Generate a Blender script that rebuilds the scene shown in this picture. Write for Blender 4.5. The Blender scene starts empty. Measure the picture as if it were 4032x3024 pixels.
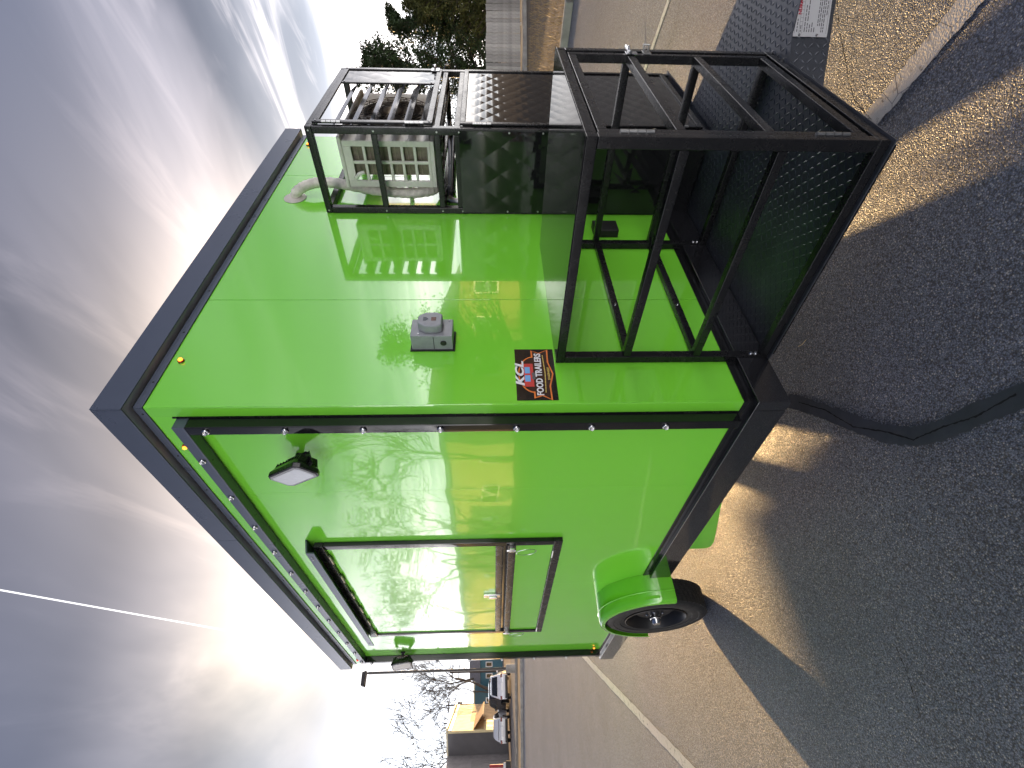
import bpy, bmesh, math, random
from mathutils import Vector, Matrix
random.seed(7)
S = bpy.context.scene
C = S.collection
PI = math.pi
# ------------------------------------------------------------------ camera
YAW, PITCH, ROLL = math.radians(47.8412), math.radians(2.4999), math.radians(-0.4728)
fwd = Vector((math.cos(PITCH)*math.cos(YAW), math.cos(PITCH)*math.sin(YAW), -math.sin(PITCH)))
rgt = Vector((math.sin(YAW), -math.cos(YAW), 0)); upv = rgt.cross(fwd)
r2 = math.cos(ROLL)*rgt + math.sin(ROLL)*upv
u2 = -math.sin(ROLL)*rgt + math.cos(ROLL)*upv
cd = bpy.data.cameras.new('camera'); cam = bpy.data.objects.new('camera', cd); C.objects.link(cam)
m = Matrix((( -u2.x, r2.x, -fwd.x, -1.174), (-u2.y, r2.y, -fwd.y, -1.408), (-u2.z, r2.z, -fwd.z, 1.433), (0, 0, 0, 1)))
cam.matrix_world = m           # the phone was held upright, the picture is stored on its side
cd.sensor_fit = 'HORIZONTAL'; cd.sensor_width = 36.0; cd.lens = 1931.94/4032*36.0
cd.clip_start = 0.05; cd.clip_end = 5000
S.camera = cam
# ------------------------------------------------------------------ sky and sun
SUN_AZ, SUN_EL = math.radians(47.8), math.radians(5.1)
sdir = Vector((math.cos(SUN_EL)*math.cos(SUN_AZ), math.cos(SUN_EL)*math.sin(SUN_AZ), math.sin(SUN_EL)))
W = bpy.data.worlds.new('World'); S.world = W; W.use_nodes = True
def sky_nodes():
    nt = W.node_tree; N = nt.nodes; Lk = nt.links
    bg = N['Background']; bg.inputs['Strength'].default_value = 0.1
    sk = N.new('ShaderNodeTexSky'); sk.sky_type = 'NISHITA'; sk.sun_disc = False
    sk.sun_elevation = SUN_EL; sk.sun_rotation = PI/2 - SUN_AZ
    sk.air_density = 1.0; sk.dust_density = 1.6; sk.ozone_density = 2.0
    tc = N.new('ShaderNodeTexCoord')
    def M(op, a, b=None, c=None, clamp=False):
        n = N.new('ShaderNodeMath'); n.operation = op; n.use_clamp = clamp
        for i, v in enumerate((a, b, c)):
            if v is None: continue
            if isinstance(v, (int, float)): n.inputs[i].default_value = v
            else: Lk.new(v, n.inputs[i])
        return n.outputs[0]
    def MIX(f, a, b, t='MIX'):
        n = N.new('ShaderNodeMix'); n.data_type = 'RGBA'; n.blend_type = t
        for k, v in ((0, f), (6, a), (7, b)):
            if isinstance(v, tuple): n.inputs[k].default_value = v + (1,)
            elif isinstance(v, (int, float)): n.inputs[k].default_value = v
            else: Lk.new(v, n.inputs[k])
        return n.outputs[2]
    sep = N.new('ShaderNodeSeparateXYZ'); Lk.new(tc.outputs['Generated'], sep.inputs[0])
    x, y, z = sep.outputs
    zc = M('MAXIMUM', z, 0.0)
    den = M('ADD', zc, 0.13)
    px = M('DIVIDE', x, den); py = M('DIVIDE', y, den)
    # cirrus: streaks that lie along one bearing
    a = math.radians(78)
    along = M('ADD', M('MULTIPLY', px, math.cos(a)), M('MULTIPLY', py, math.sin(a)))
    across = M('ADD', M('MULTIPLY', px, -math.sin(a)), M('MULTIPLY', py, math.cos(a)))
    def noise(sa, sc, scale, det, rough, dist, off):
        cb = N.new('ShaderNodeCombineXYZ')
        Lk.new(M('MULTIPLY', along, sa), cb.inputs[0]); Lk.new(M('MULTIPLY', across, sc), cb.inputs[1]); cb.inputs[2].default_value = off
        n = N.new('ShaderNodeTexNoise'); n.inputs['Scale'].default_value = scale; n.inputs['Detail'].default_value = det
        n.inputs['Roughness'].default_value = rough; n.inputs['Distortion'].default_value = dist
        Lk.new(cb.outputs[0], n.inputs['Vector']); return n.outputs['Fac']
    n1 = noise(0.38, 1.0, 1.15, 5, 0.52, 0.7, 3.1)
    n2 = noise(0.22, 1.0, 0.55, 3, 0.5, 0.4, 8.7)
    n3 = noise(0.30, 1.3, 3.2, 5, 0.6, 1.0, 1.3)
    def ramp(v, lo, hi):
        n = N.new('ShaderNodeMapRange'); n.interpolation_type = 'SMOOTHSTEP'; n.inputs[1].default_value = lo; n.inputs[2].default_value = hi
        Lk.new(v, n.inputs[0]); return n.outputs[0]
    cl = M('MULTIPLY', ramp(n1, 0.34, 0.62), ramp(n2, 0.30, 0.55))
    wisp = M('MULTIPLY', ramp(n3, 0.46, 0.68), ramp(n2, 0.36, 0.60))
    # brightness of a thin overcast: dim overhead, bright low down, brightest toward the sun
    dots = N.new('ShaderNodeVectorMath'); dots.operation = 'DOT_PRODUCT'
    Lk.new(tc.outputs['Generated'], dots.inputs[0]); dots.inputs[1].default_value = sdir
    sd = M('MAXIMUM', dots.outputs['Value'], 0.0)
    glow = M('POWER', sd, 5.0); glow2 = M('POWER', sd, 26.0)
    cr = N.new('ShaderNodeValToRGB'); Lk.new(zc, cr.inputs[0]); el = cr.color_ramp; el.interpolation = 'EASE'
    stops = ((0.0, (8.2, 7.8, 7.4)), (0.11, (7.0, 6.9, 6.9)), (0.21, (3.9, 3.85, 4.0)), (0.31, (1.75, 1.75, 1.9)), (0.45, (0.62, 0.64, 0.80)), (0.60, (0.165, 0.21, 0.345)), (0.78, (0.11, 0.15, 0.28)), (1.0, (0.11, 0.15, 0.28)))
    while len(el.elements) < len(stops): el.elements.new(0.5)
    for e_, (p_, c_) in zip(el.elements, stops): e_.position = p_; e_.color = tuple(v/12 for v in c_) + (1,)
    base = MIX(1.0, cr.outputs[0], (12.0, 12.0, 12.0), 'MULTIPLY')
    base = MIX(M('MULTIPLY', glow, 0.07, clamp=True), base, (9.5, 7.6, 5.2))
    base = MIX(M('MULTIPLY', glow2, 0.9, clamp=True), base, (20.0, 15.5, 10.5))
    dl = N.new('ShaderNodeVectorMath'); dl.operation = 'DOT_PRODUCT'; Lk.new(tc.outputs['Generated'], dl.inputs[0]); dl.inputs[1].default_value = pix_dir(1150, 2560)
    bank = M('POWER', M('MAXIMUM', dl.outputs['Value'], 0.0), 110.0)      # the lit cloud bank low on the left
    base = MIX(M('MULTIPLY', bank, 0.6), base, (4.2, 3.5, 2.6))
    lit = MIX(1.0, base, (1.60, 1.57, 1.56), 'MULTIPLY')
    gap = MIX(1.0, base, (0.50, 0.545, 0.61), 'MULTIPLY')
    cloud = MIX(cl, gap, lit)
    cloud = MIX(M('MULTIPLY', wisp, 0.6), cloud, MIX(1.0, base, (2.3, 2.18, 2.08), 'MULTIPLY'))
    # a vapour trail: part of one great circle
    p1, p2 = TRAIL
    nrm = p1.cross(p2).normalized(); mid = (p1+p2).normalized()
    d1 = N.new('ShaderNodeVectorMath'); d1.operation = 'DOT_PRODUCT'; Lk.new(tc.outputs['Generated'], d1.inputs[0]); d1.inputs[1].default_value = nrm
    d2 = N.new('ShaderNodeVectorMath'); d2.operation = 'DOT_PRODUCT'; Lk.new(tc.outputs['Generated'], d2.inputs[0]); d2.inputs[1].default_value = mid
    wob = M('MULTIPLY', M('SUBTRACT', n3, 0.5), 0.0009)
    tr = ramp(M('ABSOLUTE', M('ADD', d1.outputs['Value'], wob)), 0.0014, 0.0003)
    tr = M('MULTIPLY', tr, ramp(d2.outputs['Value'], math.cos(p1.angle(mid)*1.45), math.cos(p1.angle(mid)*1.3)))
    cloud = MIX(M('MULTIPLY', tr, 0.3), cloud, (11.5, 11.3, 11.4))
    fin = MIX(0.98, sk.outputs[0], cloud)
    Lk.new(fin, bg.inputs['Color'])
def pix_dir(x, y):   # direction through a point of the 4032 x 3024 frame (used for the sky only, which is infinitely far)
    U, V = 3024-y, x
    return (r2*(U-1512)/1931.94 - u2*(V-2016)/1931.94 + fwd).normalized()
TRAIL = (pix_dir(0, 2323), pix_dir(975, 2497))
sky_nodes()
sl = bpy.data.lights.new('sun', 'SUN'); sl.energy = 2.0; sl.angle = math.radians(0.9); sl.color = (1.0, 0.64, 0.28)
so = bpy.data.objects.new('sun', sl); C.objects.link(so); so.rotation_euler = (-sdir).to_track_quat('-Z', 'Y').to_euler(); so.location = (20, 25, 12)
S.view_settings.view_transform = 'Standard'; S.view_settings.look = 'None'; S.view_settings.gamma = 1.0
S.view_settings.use_curve_mapping = False; S.view_settings.exposure = 2.45
S.render.engine = 'CYCLES'
S.cycles.max_bounces = 8; S.cycles.glossy_bounces = 5; S.cycles.use_denoising = True
# ------------------------------------------------------------------ materials
MATS = {}
def newmat(name):
    mt = bpy.data.materials.new(name); mt.use_nodes = True
    return mt, mt.node_tree, mt.node_tree.nodes['Principled BSDF']
def setp(b, **k):
    for kk, v in k.items():
        kk = kk.replace('_', ' ')
        b.inputs[kk].default_value = v
class NG:
    """small helper round a node tree"""
    def __init__(s, nt): s.nt = nt; s.N = nt.nodes; s.L = nt.links; s.tc = s.N.new('ShaderNodeTexCoord')
    def put(s, sock, v):
        if isinstance(v, (int, float)): sock.default_value = v
        elif isinstance(v, tuple): sock.default_value = v if len(v) == len(sock.default_value) else v+(1,)
        else: s.L.new(v, sock)
    def noise(s, scale, det=4, rough=0.5, dist=0.0, vec=None, sc=None):
        n = s.N.new('ShaderNodeTexNoise'); n.inputs['Scale'].default_value = scale; n.inputs['Detail'].default_value = det
        n.inputs['Roughness'].default_value = rough; n.inputs['Distortion'].default_value = dist
        s.L.new(s.map(vec, sc), n.inputs['Vector']); return n.outputs['Fac']
    def map(s, vec=None, sc=None):
        v = vec or s.tc.outputs['Object']
        if sc is None: return v
        mp = s.N.new('ShaderNodeMapping'); mp.inputs['Scale'].default_value = sc; s.L.new(v, mp.inputs['Vector']); return mp.outputs[0]
    def vor(s, scale, feat='F1', out='Distance', vec=None, sc=None, rnd=1.0):
        n = s.N.new('ShaderNodeTexVoronoi'); n.feature = feat; n.inputs['Scale'].default_value = scale; n.inputs['Randomness'].default_value = rnd
        s.L.new(s.map(vec, sc), n.inputs['Vector']); return n.outputs[out]
    def ramp(s, v, lo, hi, a=0.0, b=1.0):
        n = s.N.new('ShaderNodeMapRange'); n.inputs[1].default_value = lo; n.inputs[2].default_value = hi; n.inputs[3].default_value = a; n.inputs[4].default_value = b
        s.L.new(v, n.inputs[0]); return n.outputs[0]
    def mix(s, f, a, b, t='MIX'):
        n = s.N.new('ShaderNodeMix'); n.data_type = 'RGBA'; n.blend_type = t
        s.put(n.inputs[0], f); s.put(n.inputs[6], a); s.put(n.inputs[7], b); return n.outputs[2]
    def m(s, op, a, b=0.0):
        n = s.N.new('ShaderNodeMath'); n.operation = op; s.put(n.inputs[0], a); s.put(n.inputs[1], b); return n.outputs[0]
    def bump(s, h, strength, dist, nrm=None):
        n = s.N.new('ShaderNodeBump'); n.inputs['Strength'].default_value = strength; n.inputs['Distance'].default_value = dist
        s.L.new(h, n.inputs['Height'])
        if nrm is not None: s.L.new(nrm, n.inputs['Normal'])
        return n.outputs[0]
def plain(name, col, rough=0.5, metal=0.0, var=0.12, vscale=6.0, bump=0.0, bscale=60.0, coat=0.0, spec=0.5, rvar=0.1):
    if name in MATS: return MATS[name]
    mt, nt, b = newmat(name); g = NG(nt)
    n = g.noise(vscale, 5, 0.6)
    k = g.ramp(n, 0.3, 0.7, 1-var, 1+var)
    c = g.mix(1.0, col, g.mix(0.0, k, k), 'MULTIPLY')
    nt.links.new(c, b.inputs['Base Color'])
    nt.links.new(g.ramp(g.noise(vscale*2.3, 4), 0.3, 0.7, max(0.02, rough-rvar*rough), min(1, rough+rvar*rough)), b.inputs['Roughness'])
    setp(b, Metallic=metal, Coat_Weight=coat, Specular_IOR_Level=spec)
    if bump: nt.links.new(g.bump(g.noise(bscale, 4), bump, 0.01), b.inputs['Normal'])
    MATS[name] = mt; return mt
def emit(name, col, st):
    mt, nt, b = newmat(name); setp(b, Base_Color=col+(1,), Roughness=0.2, Emission_Color=col+(1,), Emission_Strength=st); MATS[name] = mt; return mt
def glass(name, col=(1, 1, 1), rough=0.02):
    mt, nt, b = newmat(name); setp(b, Base_Color=col+(1,), Roughness=rough, Transmission_Weight=1.0, IOR=1.45); MATS[name] = mt; return mt
def green_mat(name, wave):
    mt, nt, b = newmat(name); g = NG(nt)
    dirt = g.noise(3.0, 6, 0.7)
    setp(b, Roughness=0.12, IOR=1.45, Coat_Weight=1.0 if wave < 0.15 else 0.7, Coat_Roughness=0.015, Coat_IOR=1.7 if wave < 0.15 else 1.6)
    nt.links.new(g.mix(g.ramp(dirt, 0.3, 0.8, 0.0, 0.10), (0.215, 0.72, 0.045), (0.26, 0.70, 0.06)), b.inputs['Base Color'])
    w = g.noise(1.3, 2, 0.5, 0.3, sc=(1, 1, 0.55))
    n1 = g.bump(w, wave, 0.03)
    w2 = g.noise(5.0, 2, 0.5, 0.0, sc=(1, 1, 0.35))
    n2 = g.bump(w2, wave*0.35, 0.006, n1)
    nt.links.new(n2, b.inputs['Normal']); nt.links.new(n2, b.inputs['Coat Normal'])
    MATS[name] = mt; return mt
GREEN = green_mat('green_gloss_panel', 0.10)
GREENS = green_mat('green_gloss_sheet', 0.22)
GREENP = plain('green_paint', (0.17, 0.62, 0.028), 0.07, coat=1.0, var=0.06, vscale=4)
def black_tube():
    mt, nt, b = newmat('black_coated_tube'); g = NG(nt)
    d = g.ramp(g.noise(9, 6, 0.7, 0.5), 0.52, 0.78)
    nt.links.new(g.mix(g.m('MULTIPLY', d, 0.10), (0.009, 0.009, 0.010), (0.10, 0.085, 0.07)), b.inputs['Base Color'])
    nt.links.new(g.ramp(g.noise(14, 5, 0.7), 0.3, 0.7, 0.16, 0.34), b.inputs['Roughness'])
    nt.links.new(g.bump(g.noise(260, 2), 0.06, 0.002), b.inputs['Normal'])
    setp(b, Specular_IOR_Level=0.38)
    MATS['black'] = mt; return mt
BLACK = black_tube()
BGLOSS = plain('black_gloss_sheet', (0.010, 0.010, 0.011), 0.07, var=0.2, vscale=3, bump=0.02, bscale=2.5)
FASCIA = plain('black_roof_trim', (0.085, 0.100, 0.140), 0.28, metal=0.2, var=0.04, vscale=5, rvar=0.03, spec=0.6)
DARK = plain('dark_underbody', (0.015, 0.015, 0.016), 0.7)
CHROME = plain('bright_zinc', (0.62, 0.62, 0.63), 0.18, metal=1.0, var=0.15, vscale=40)
STEEL = plain('brushed_steel', (0.48, 0.48, 0.47), 0.32, metal=1.0, var=0.15, vscale=40)
CLEAR = glass('clear_lens')
LENSW = plain('lamp_reflector', (0.75, 0.75, 0.77), 0.25, metal=0.6, var=0.2, vscale=120, bump=0.3, bscale=300)
AMBER = emit('amber_lamp', (1.0, 0.22, 0.02), 0.9)
REDL = emit('red_lamp', (1.0, 0.04, 0.02), 0.3)
AMBERH = plain('amber_bezel', (0.28, 0.07, 0.015), 0.3)
FLOOD = plain('flood_lens', (0.72, 0.73, 0.75), 0.16, var=0.06, vscale=80, coat=0.5)
GREYP = plain('grey_housing', (0.30, 0.30, 0.31), 0.45, var=0.08)
BOXG = plain('outlet_grey', (0.30, 0.31, 0.33), 0.42, var=0.14, vscale=25)
CREAM = plain('condenser_cream', (0.74, 0.72, 0.66), 0.42, var=0.12, vscale=10)
COIL = plain('coil_fins', (0.20, 0.17, 0.13), 0.5, metal=0.4, var=0.3, vscale=30)
FAN = plain('fan_grille', (0.12, 0.095, 0.075), 0.5, var=0.2)
HOSE = plain('taped_hose', (0.70, 0.66, 0.58), 0.6, var=0.25, vscale=22, bump=0.5, bscale=40)
TYRE = plain('tyre_rubber', (0.011, 0.011, 0.011), 0.66, var=0.25, vscale=14, bump=0.15, bscale=120)
RIM = plain('black_rim', (0.012, 0.012, 0.013), 0.38)
WHITEP = plain('white_print', (0.82, 0.81, 0.82), 0.35, var=0.05)
def asphalt():
    mt, nt, b = newmat('asphalt_lot'); g = NG(nt)
    big = g.noise(0.35, 5, 0.6); mid = g.noise(2.3, 5, 0.65)
    cell = g.vor(205, 'F1', 'Color', sc=(1, 1, 0.2)); d = g.vor(205, 'F1', 'Distance', sc=(1, 1, 0.2))
    fine = g.noise(420, 3, 0.6)
    sepc = g.N.new('ShaderNodeSeparateColor'); g.L.new(cell, sepc.inputs[0])
    c0 = g.mix(sepc.outputs[0], (0.050, 0.069, 0.118), (0.205, 0.236, 0.32))
    c0 = g.mix(g.ramp(sepc.outputs[1], 0.90, 0.97), c0, (0.42, 0.41, 0.42))
    c0 = g.mix(g.m('MULTIPLY', g.ramp(d, 0.35, 0.75), 0.85), c0, (0.016, 0.016, 0.018))
    pat = g.ramp(g.m('ADD', g.m('MULTIPLY', big, 0.6), g.m('MULTIPLY', mid, 0.4)), 0.35, 0.65, 0.78, 1.28)
    c1 = g.mix(1.0, c0, g.mix(0.0, pat, pat), 'MULTIPLY')
    nt.links.new(c1, b.inputs['Base Color'])
    nt.links.new(g.ramp(sepc.outputs[2], 0, 1, 0.36, 0.75), b.inputs['Roughness'])
    setp(b, Specular_IOR_Level=0.55)
    h = g.m('ADD', g.m('MULTIPLY', d, -1.0), g.m('MULTIPLY', sepc.outputs[2], 0.55))
    h = g.m('ADD', h, g.m('MULTIPLY', fine, 0.35))
    nt.links.new(g.bump(h, 1.0, 0.0050), b.inputs['Normal'])
    MATS['asphalt'] = mt; return mt
ASPH = asphalt()
ROADM = plain('far_road_surface', (0.16, 0.145, 0.135), 0.75, var=0.2, vscale=0.6, bump=0.6, bscale=30)
TAR = plain('crack_sealer', (0.056, 0.060, 0.074), 0.6, var=0.22, vscale=12, bump=0.08, bscale=60)
CRACK = plain('crack_dark', (0.006, 0.006, 0.006), 0.9)
PAINT = None
def paint():
    mt, nt, b = newmat('worn_white_paint'); g = NG(nt)
    w = g.noise(26, 6, 0.75, 0.4); cr = g.vor(5, 'DISTANCE_TO_EDGE', 'Distance')
    k = g.m('MAXIMUM', g.ramp(w, 0.56, 0.66), g.ramp(cr, 0.006, 0.002))
    nt.links.new(g.mix(k, (0.62, 0.60, 0.58), (0.07, 0.07, 0.075)), b.inputs['Base Color'])
    nt.links.new(g.bump(g.vor(150, sc=(1, 1, .2)), 0.7, 0.002), b.inputs['Normal']); setp(b, Roughness=0.6)
    return mt
PAINT = paint()
CONC = plain('concrete_kerb', (0.30, 0.29, 0.27), 0.85, var=0.25, vscale=3, bump=0.4, bscale=60)
DIRT = plain('dry_ground', (0.17, 0.125, 0.08), 0.95, var=0.35, vscale=1.1, bump=0.8, bscale=14)
STRAW = plain('dry_grass_blade', (0.36, 0.25, 0.12), 0.7, var=0.35, vscale=2)
WOOD = plain('weathered_board', (0.42, 0.40, 0.37), 0.8, var=0.35, vscale=5, bump=0.5, bscale=30)
def board_mat():
    nt = WOOD.node_tree; b = nt.nodes['Principled BSDF']; src = b.inputs['Base Color'].links[0].from_socket
    oi = nt.nodes.new('ShaderNodeObjectInfo'); mr = nt.nodes.new('ShaderNodeMapRange'); mr.inputs[3].default_value = 0.55; mr.inputs[4].default_value = 1.12
    mx = nt.nodes.new('ShaderNodeMix'); mx.data_type = 'RGBA'; mx.blend_type = 'MULTIPLY'; mx.inputs[0].default_value = 1.0
    nt.links.new(oi.outputs['Random'], mr.inputs[0]); nt.links.new(src, mx.inputs[6]); nt.links.new(mr.outputs[0], mx.inputs[7]); nt.links.new(mx.outputs[2], b.inputs['Base Color'])
board_mat()
BARK = plain('bark', (0.075, 0.06, 0.05), 0.9, var=0.3, vscale=8, bump=0.5, bscale=20)
LEAF = plain('evergreen_leaf', (0.030, 0.050, 0.018), 0.6, var=0.5, vscale=1.6, spec=0.25)
LEAFB = plain('evergreen_leaf_olive', (0.075, 0.080, 0.022), 0.6, var=0.45, vscale=1.6, spec=0.25)
# ------------------------------------------------------------------ mesh helpers
class MB:
    def __init__(s): s.v = []; s.f = []
    def add(s, vs, fs):
        o = len(s.v); s.v += [tuple(p) for p in vs]; s.f += [tuple(i+o for i in f) for f in fs]; return s
    def box(s, x0, x1, y0, y1, z0, z1):
        return s.add([(x0, y0, z0), (x1, y0, z0), (x1, y1, z0), (x0, y1, z0), (x0, y0, z1), (x1, y0, z1), (x1, y1, z1), (x0, y1, z1)],
                     [(0, 3, 2, 1), (4, 5, 6, 7), (0, 1, 5, 4), (1, 2, 6, 5), (2, 3, 7, 6), (3, 0, 4, 7)])
    def beam(s, p0, p1, w, h, up=(0, 0, 1)):
        p0, p1 = Vector(p0), Vector(p1); t = (p1-p0).normalized(); a = t.cross(Vector(up))
        a = a.normalized() if a.length > 1e-6 else Vector((1, 0, 0)); b = a.cross(t)
        q = []
        for p in (p0, p1):
            for i, j in ((-1, -1), (1, -1), (1, 1), (-1, 1)): q.append(p + a*i*w/2 + b*j*h/2)
        return s.add(q, [(0, 1, 2, 3), (4, 7, 6, 5), (0, 4, 5, 1), (1, 5, 6, 2), (2, 6, 7, 3), (3, 7, 4, 0)])
    def tube(s, pts, r, n=8, caps=True):
        pts = [Vector(p) for p in pts]; rs = r if isinstance(r, (list, tuple)) else [r]*len(pts)
        vs, fs = [], []; t0 = None; a = None
        for i, p in enumerate(pts):
            t = (pts[min(i+1, len(pts)-1)] - pts[max(i-1, 0)]).normalized()
            if a is None:
                a = t.cross(Vector((0, 0, 1))); a = a.normalized() if a.length > 1e-4 else Vector((1, 0, 0))
            else:
                a = (a - t*a.dot(t)); a = a.normalized() if a.length > 1e-6 else Vector((1, 0, 0))
            b = t.cross(a)
            for k in range(n):
                ang = 2*PI*k/n; vs.append(p + (a*math.cos(ang) + b*math.sin(ang))*rs[i])
        for i in range(len(pts)-1):
            for k in range(n):
                k2 = (k+1) % n; fs.append((i*n+k, i*n+k2, (i+1)*n+k2, (i+1)*n+k))
        if caps: fs.append(tuple(range(n-1, -1, -1))); fs.append(tuple((len(pts)-1)*n+k for k in range(n)))
        return s.add(vs, fs)
    def lathe(s, prof, o, ax, n=32, close=True):
        """prof: (radius, height along ax)"""
        o, ax = Vector(o), Vector(ax).normalized(); a = ax.cross(Vector((0, 0, 1))); a = a.normalized() if a.length > 1e-4 else Vector((1, 0, 0)); b = ax.cross(a)
        vs, fs = [], []; m_ = len(prof)
        for r, h in prof:
            for k in range(n):
                ang = 2*PI*k/n; vs.append(o + ax*h + (a*math.cos(ang) + b*math.sin(ang))*r)
        for i in range(m_-1):
            for k in range(n):
                k2 = (k+1) % n; fs.append((i*n+k, i*n+k2, (i+1)*n+k2, (i+1)*n+k))
        if close: fs.append(tuple(range(n-1, -1, -1))); fs.append(tuple((m_-1)*n+k for k in range(n)))
        return s.add(vs, fs)
    def prism(s, poly, fn, d0, d1):
        """poly: 2-D points; fn(u, v, d) -> 3-D"""
        n = len(poly)
        return s.add([fn(u, v, d0) for u, v in poly] + [fn(u, v, d1) for u, v in poly],
                     [tuple(range(n-1, -1, -1)), tuple(range(n, 2*n))] + [(i, (i+1) % n, n+(i+1) % n, n+i) for i in range(n)])
    def mesh(s, name):
        me = bpy.data.meshes.new(name); me.from_pydata(s.v, [], s.f); me.update()
        bm = bmesh.new(); bm.from_mesh(me); bmesh.ops.recalc_face_normals(bm, faces=bm.faces); bm.to_mesh(me); bm.free(); return me
    def obj(s, name, mat, parent=None, bev=0.0, smooth=False, seg=2, **pr):
        me = s.mesh(name); me.materials.append(mat); o = bpy.data.objects.new(name, me); C.objects.link(o)
        if parent is not None: o.parent = parent
        if bev:
            b = o.modifiers.new('bevel', 'BEVEL'); b.width = bev; b.segments = seg; b.limit_method = 'ANGLE'; b.angle_limit = math.radians(40)
        if smooth or bev:
            for p in me.polygons: p.use_smooth = True
            if smooth:
                try: me.set_sharp_from_angle(angle=math.radians(38))
                except Exception: pass
            else:
                wn = o.modifiers.new('wn', 'WEIGHTED_NORMAL'); wn.keep_sharp = True
        for k, v in pr.items(): o[k] = v
        return o
def thing(name, label, cat, loc=(0, 0, 0), rz=0.0, group=None):
    o = bpy.data.objects.new(name, None); C.objects.link(o); o.location = loc; o.rotation_euler = (0, 0, rz); o.empty_display_size = 0.2
    o['label'] = label; o['category'] = cat
    if group: o['group'] = group
    return o
def sub(name, parent, loc=(0, 0, 0)):
    o = bpy.data.objects.new(name, None); C.objects.link(o); o.parent = parent; o.location = loc; o.empty_display_size = 0.1; return o
def copy_tree(o, parent=None):
    c = o.copy(); C.objects.link(c)
    if parent is not None: c.parent = parent
    for ch in o.children: copy_tree(ch, c)
    return c
def struct(o, kind='structure'): o['kind'] = kind; return o
def text_mesh(txt, size, name, mat, parent, mtx, shear=0.0, bold=0.0, sx=1.0, depth=0.0006, align='CENTER'):
    cu = bpy.data.curves.new(name, 'FONT'); cu.body = txt; cu.size = size; cu.shear = shear; cu.offset = bold; cu.extrude = depth
    cu.align_x = align; cu.align_y = 'CENTER'; cu.resolution_u = 3
    t = bpy.data.objects.new('tmp', cu); C.objects.link(t)
    bpy.context.view_layer.update()
    me = bpy.data.meshes.new_from_object(t.evaluated_get(bpy.context.evaluated_depsgraph_get())); me.name = name
    bpy.data.objects.remove(t)
    me.transform(Matrix.Diagonal((sx, 1, 1, 1)))
    me.transform(mtx)
    me.materials.clear(); me.materials.append(mat)
    o = bpy.data.objects.new(name, me); C.objects.link(o); o.parent = parent; return o
def sheet(name, poly, z, mat, kind='structure', **pr):
    mb = MB(); mb.add([(x, y, z) for x, y in poly], [tuple(range(len(poly)))]); o = mb.obj(name, mat, **pr)
    if kind: o['kind'] = kind
    return o
def ribbon(pts, w0, jit, z, sub_=6, seed=1):
    """an uneven strip of ground marking along a polyline"""
    rnd = random.Random(seed); P = []
    for i in range(len(pts)-1):
        a, b = Vector(pts[i]), Vector(pts[i+1])
        for k in range(sub_): P.append(a.lerp(b, k/sub_))
    P.append(Vector(pts[-1])); vs, fs = [], []
    for i, p in enumerate(P):
        t = (P[min(i+1, len(P)-1)]-P[max(i-1, 0)]).normalized(); n = Vector((-t.y, t.x))
        l = w0/2*(1+rnd.uniform(-jit, jit)); r = w0/2*(1+rnd.uniform(-jit, jit)); o = rnd.uniform(-jit, jit)*w0*0.3
        a = p+n*(l+o); b = p-n*(r-o); vs += [(a.x, a.y, z), (b.x, b.y, z)]
    for i in range(len(P)-1): fs.append((2*i, 2*i+1, 2*i+3, 2*i+2))
    return MB().add(vs, fs)
# ------------------------------------------------------------------ ground
KD = Vector((0.741, -0.671)); KN = Vector((0.671, 0.741)); K0 = Vector((3.4, 26.3))
def kp(s, d=0.0): v = K0 + KD*s + KN*d; return (v.x, v.y)
sheet('ground', [(-1500, -1500), (1500, -1500), (1500, 1500), (-1500, 1500)], -0.03, DIRT)
sheet('parking_lot', [(-80, -70), (9.0, -70), (9.0, 0.3), (9.25, 1.2), (11, 8), kp(12.4), kp(-90)], 0.0, ASPH)
sheet('road', [kp(-80, 5.6), kp(60, 5.6), kp(60, 15.6), kp(-80, 15.6)], 0.0, ROADM)
sheet('verge', [kp(-80, 0.15), kp(40, 0.15), kp(40, 5.45), kp(-80, 5.45)], 0.02, DIRT)
sheet('pavement', [kp(-80, 15.8), kp(60, 15.8), kp(60, 75), kp(-80, 75)], 0.0, plain('far_lot', (0.19, 0.14, 0.11), 0.8, var=0.2, vscale=0.5))
def kerb(name, pts, w=0.15, h=0.13):
    mb = MB()
    for a, b in zip(pts[:-1], pts[1:]):
        t = (Vector(b)-Vector(a)).normalized(); e = 0.0
        mb.beam((a[0], a[1], h/2-0.02), (b[0], b[1], h/2-0.02), w, h+0.04)
    return struct(mb.obj(name, CONC, bev=0.02))
kerb('kerb', [kp(-80, 0.0), kp(12.3, 0.0)]); kerb('kerb', [kp(-80, 5.53), kp(60, 5.53)])
kerb('kerb', [(9.08, -60), (9.08, 0.3)]); kerb('kerb', [(9.09, 0.34), (9.33, 1.2), (11.08, 8.0)])
def line(a, b, w, seed): return struct(ribbon([a, b], w, 0.10, 0.004, 60, seed).obj('painted_line', PAINT))
line((0.98, -0.13), (0.55, -1.25), 0.088, 3); line((2.9, 4.5), (0.985, -0.12), 0.088, 8)
line((1.1, 7.9), (-1.25, 2.25), 0.088, 4)
line((6.1, 4.2), (3.62, -0.62), 0.06, 5)
struct(ribbon([(0.36, 0.42), (0.24, 0.30), (0.10, 0.195), (-0.046, 0.086), (-0.165, -0.005), (-0.245, -0.10), (-0.292, -0.205), (-0.318, -0.31), (-0.36, -0.44), (-0.42, -0.60)], 0.066, 0.10, 0.004, 14, 11).obj('crack_sealer', TAR))
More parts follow.
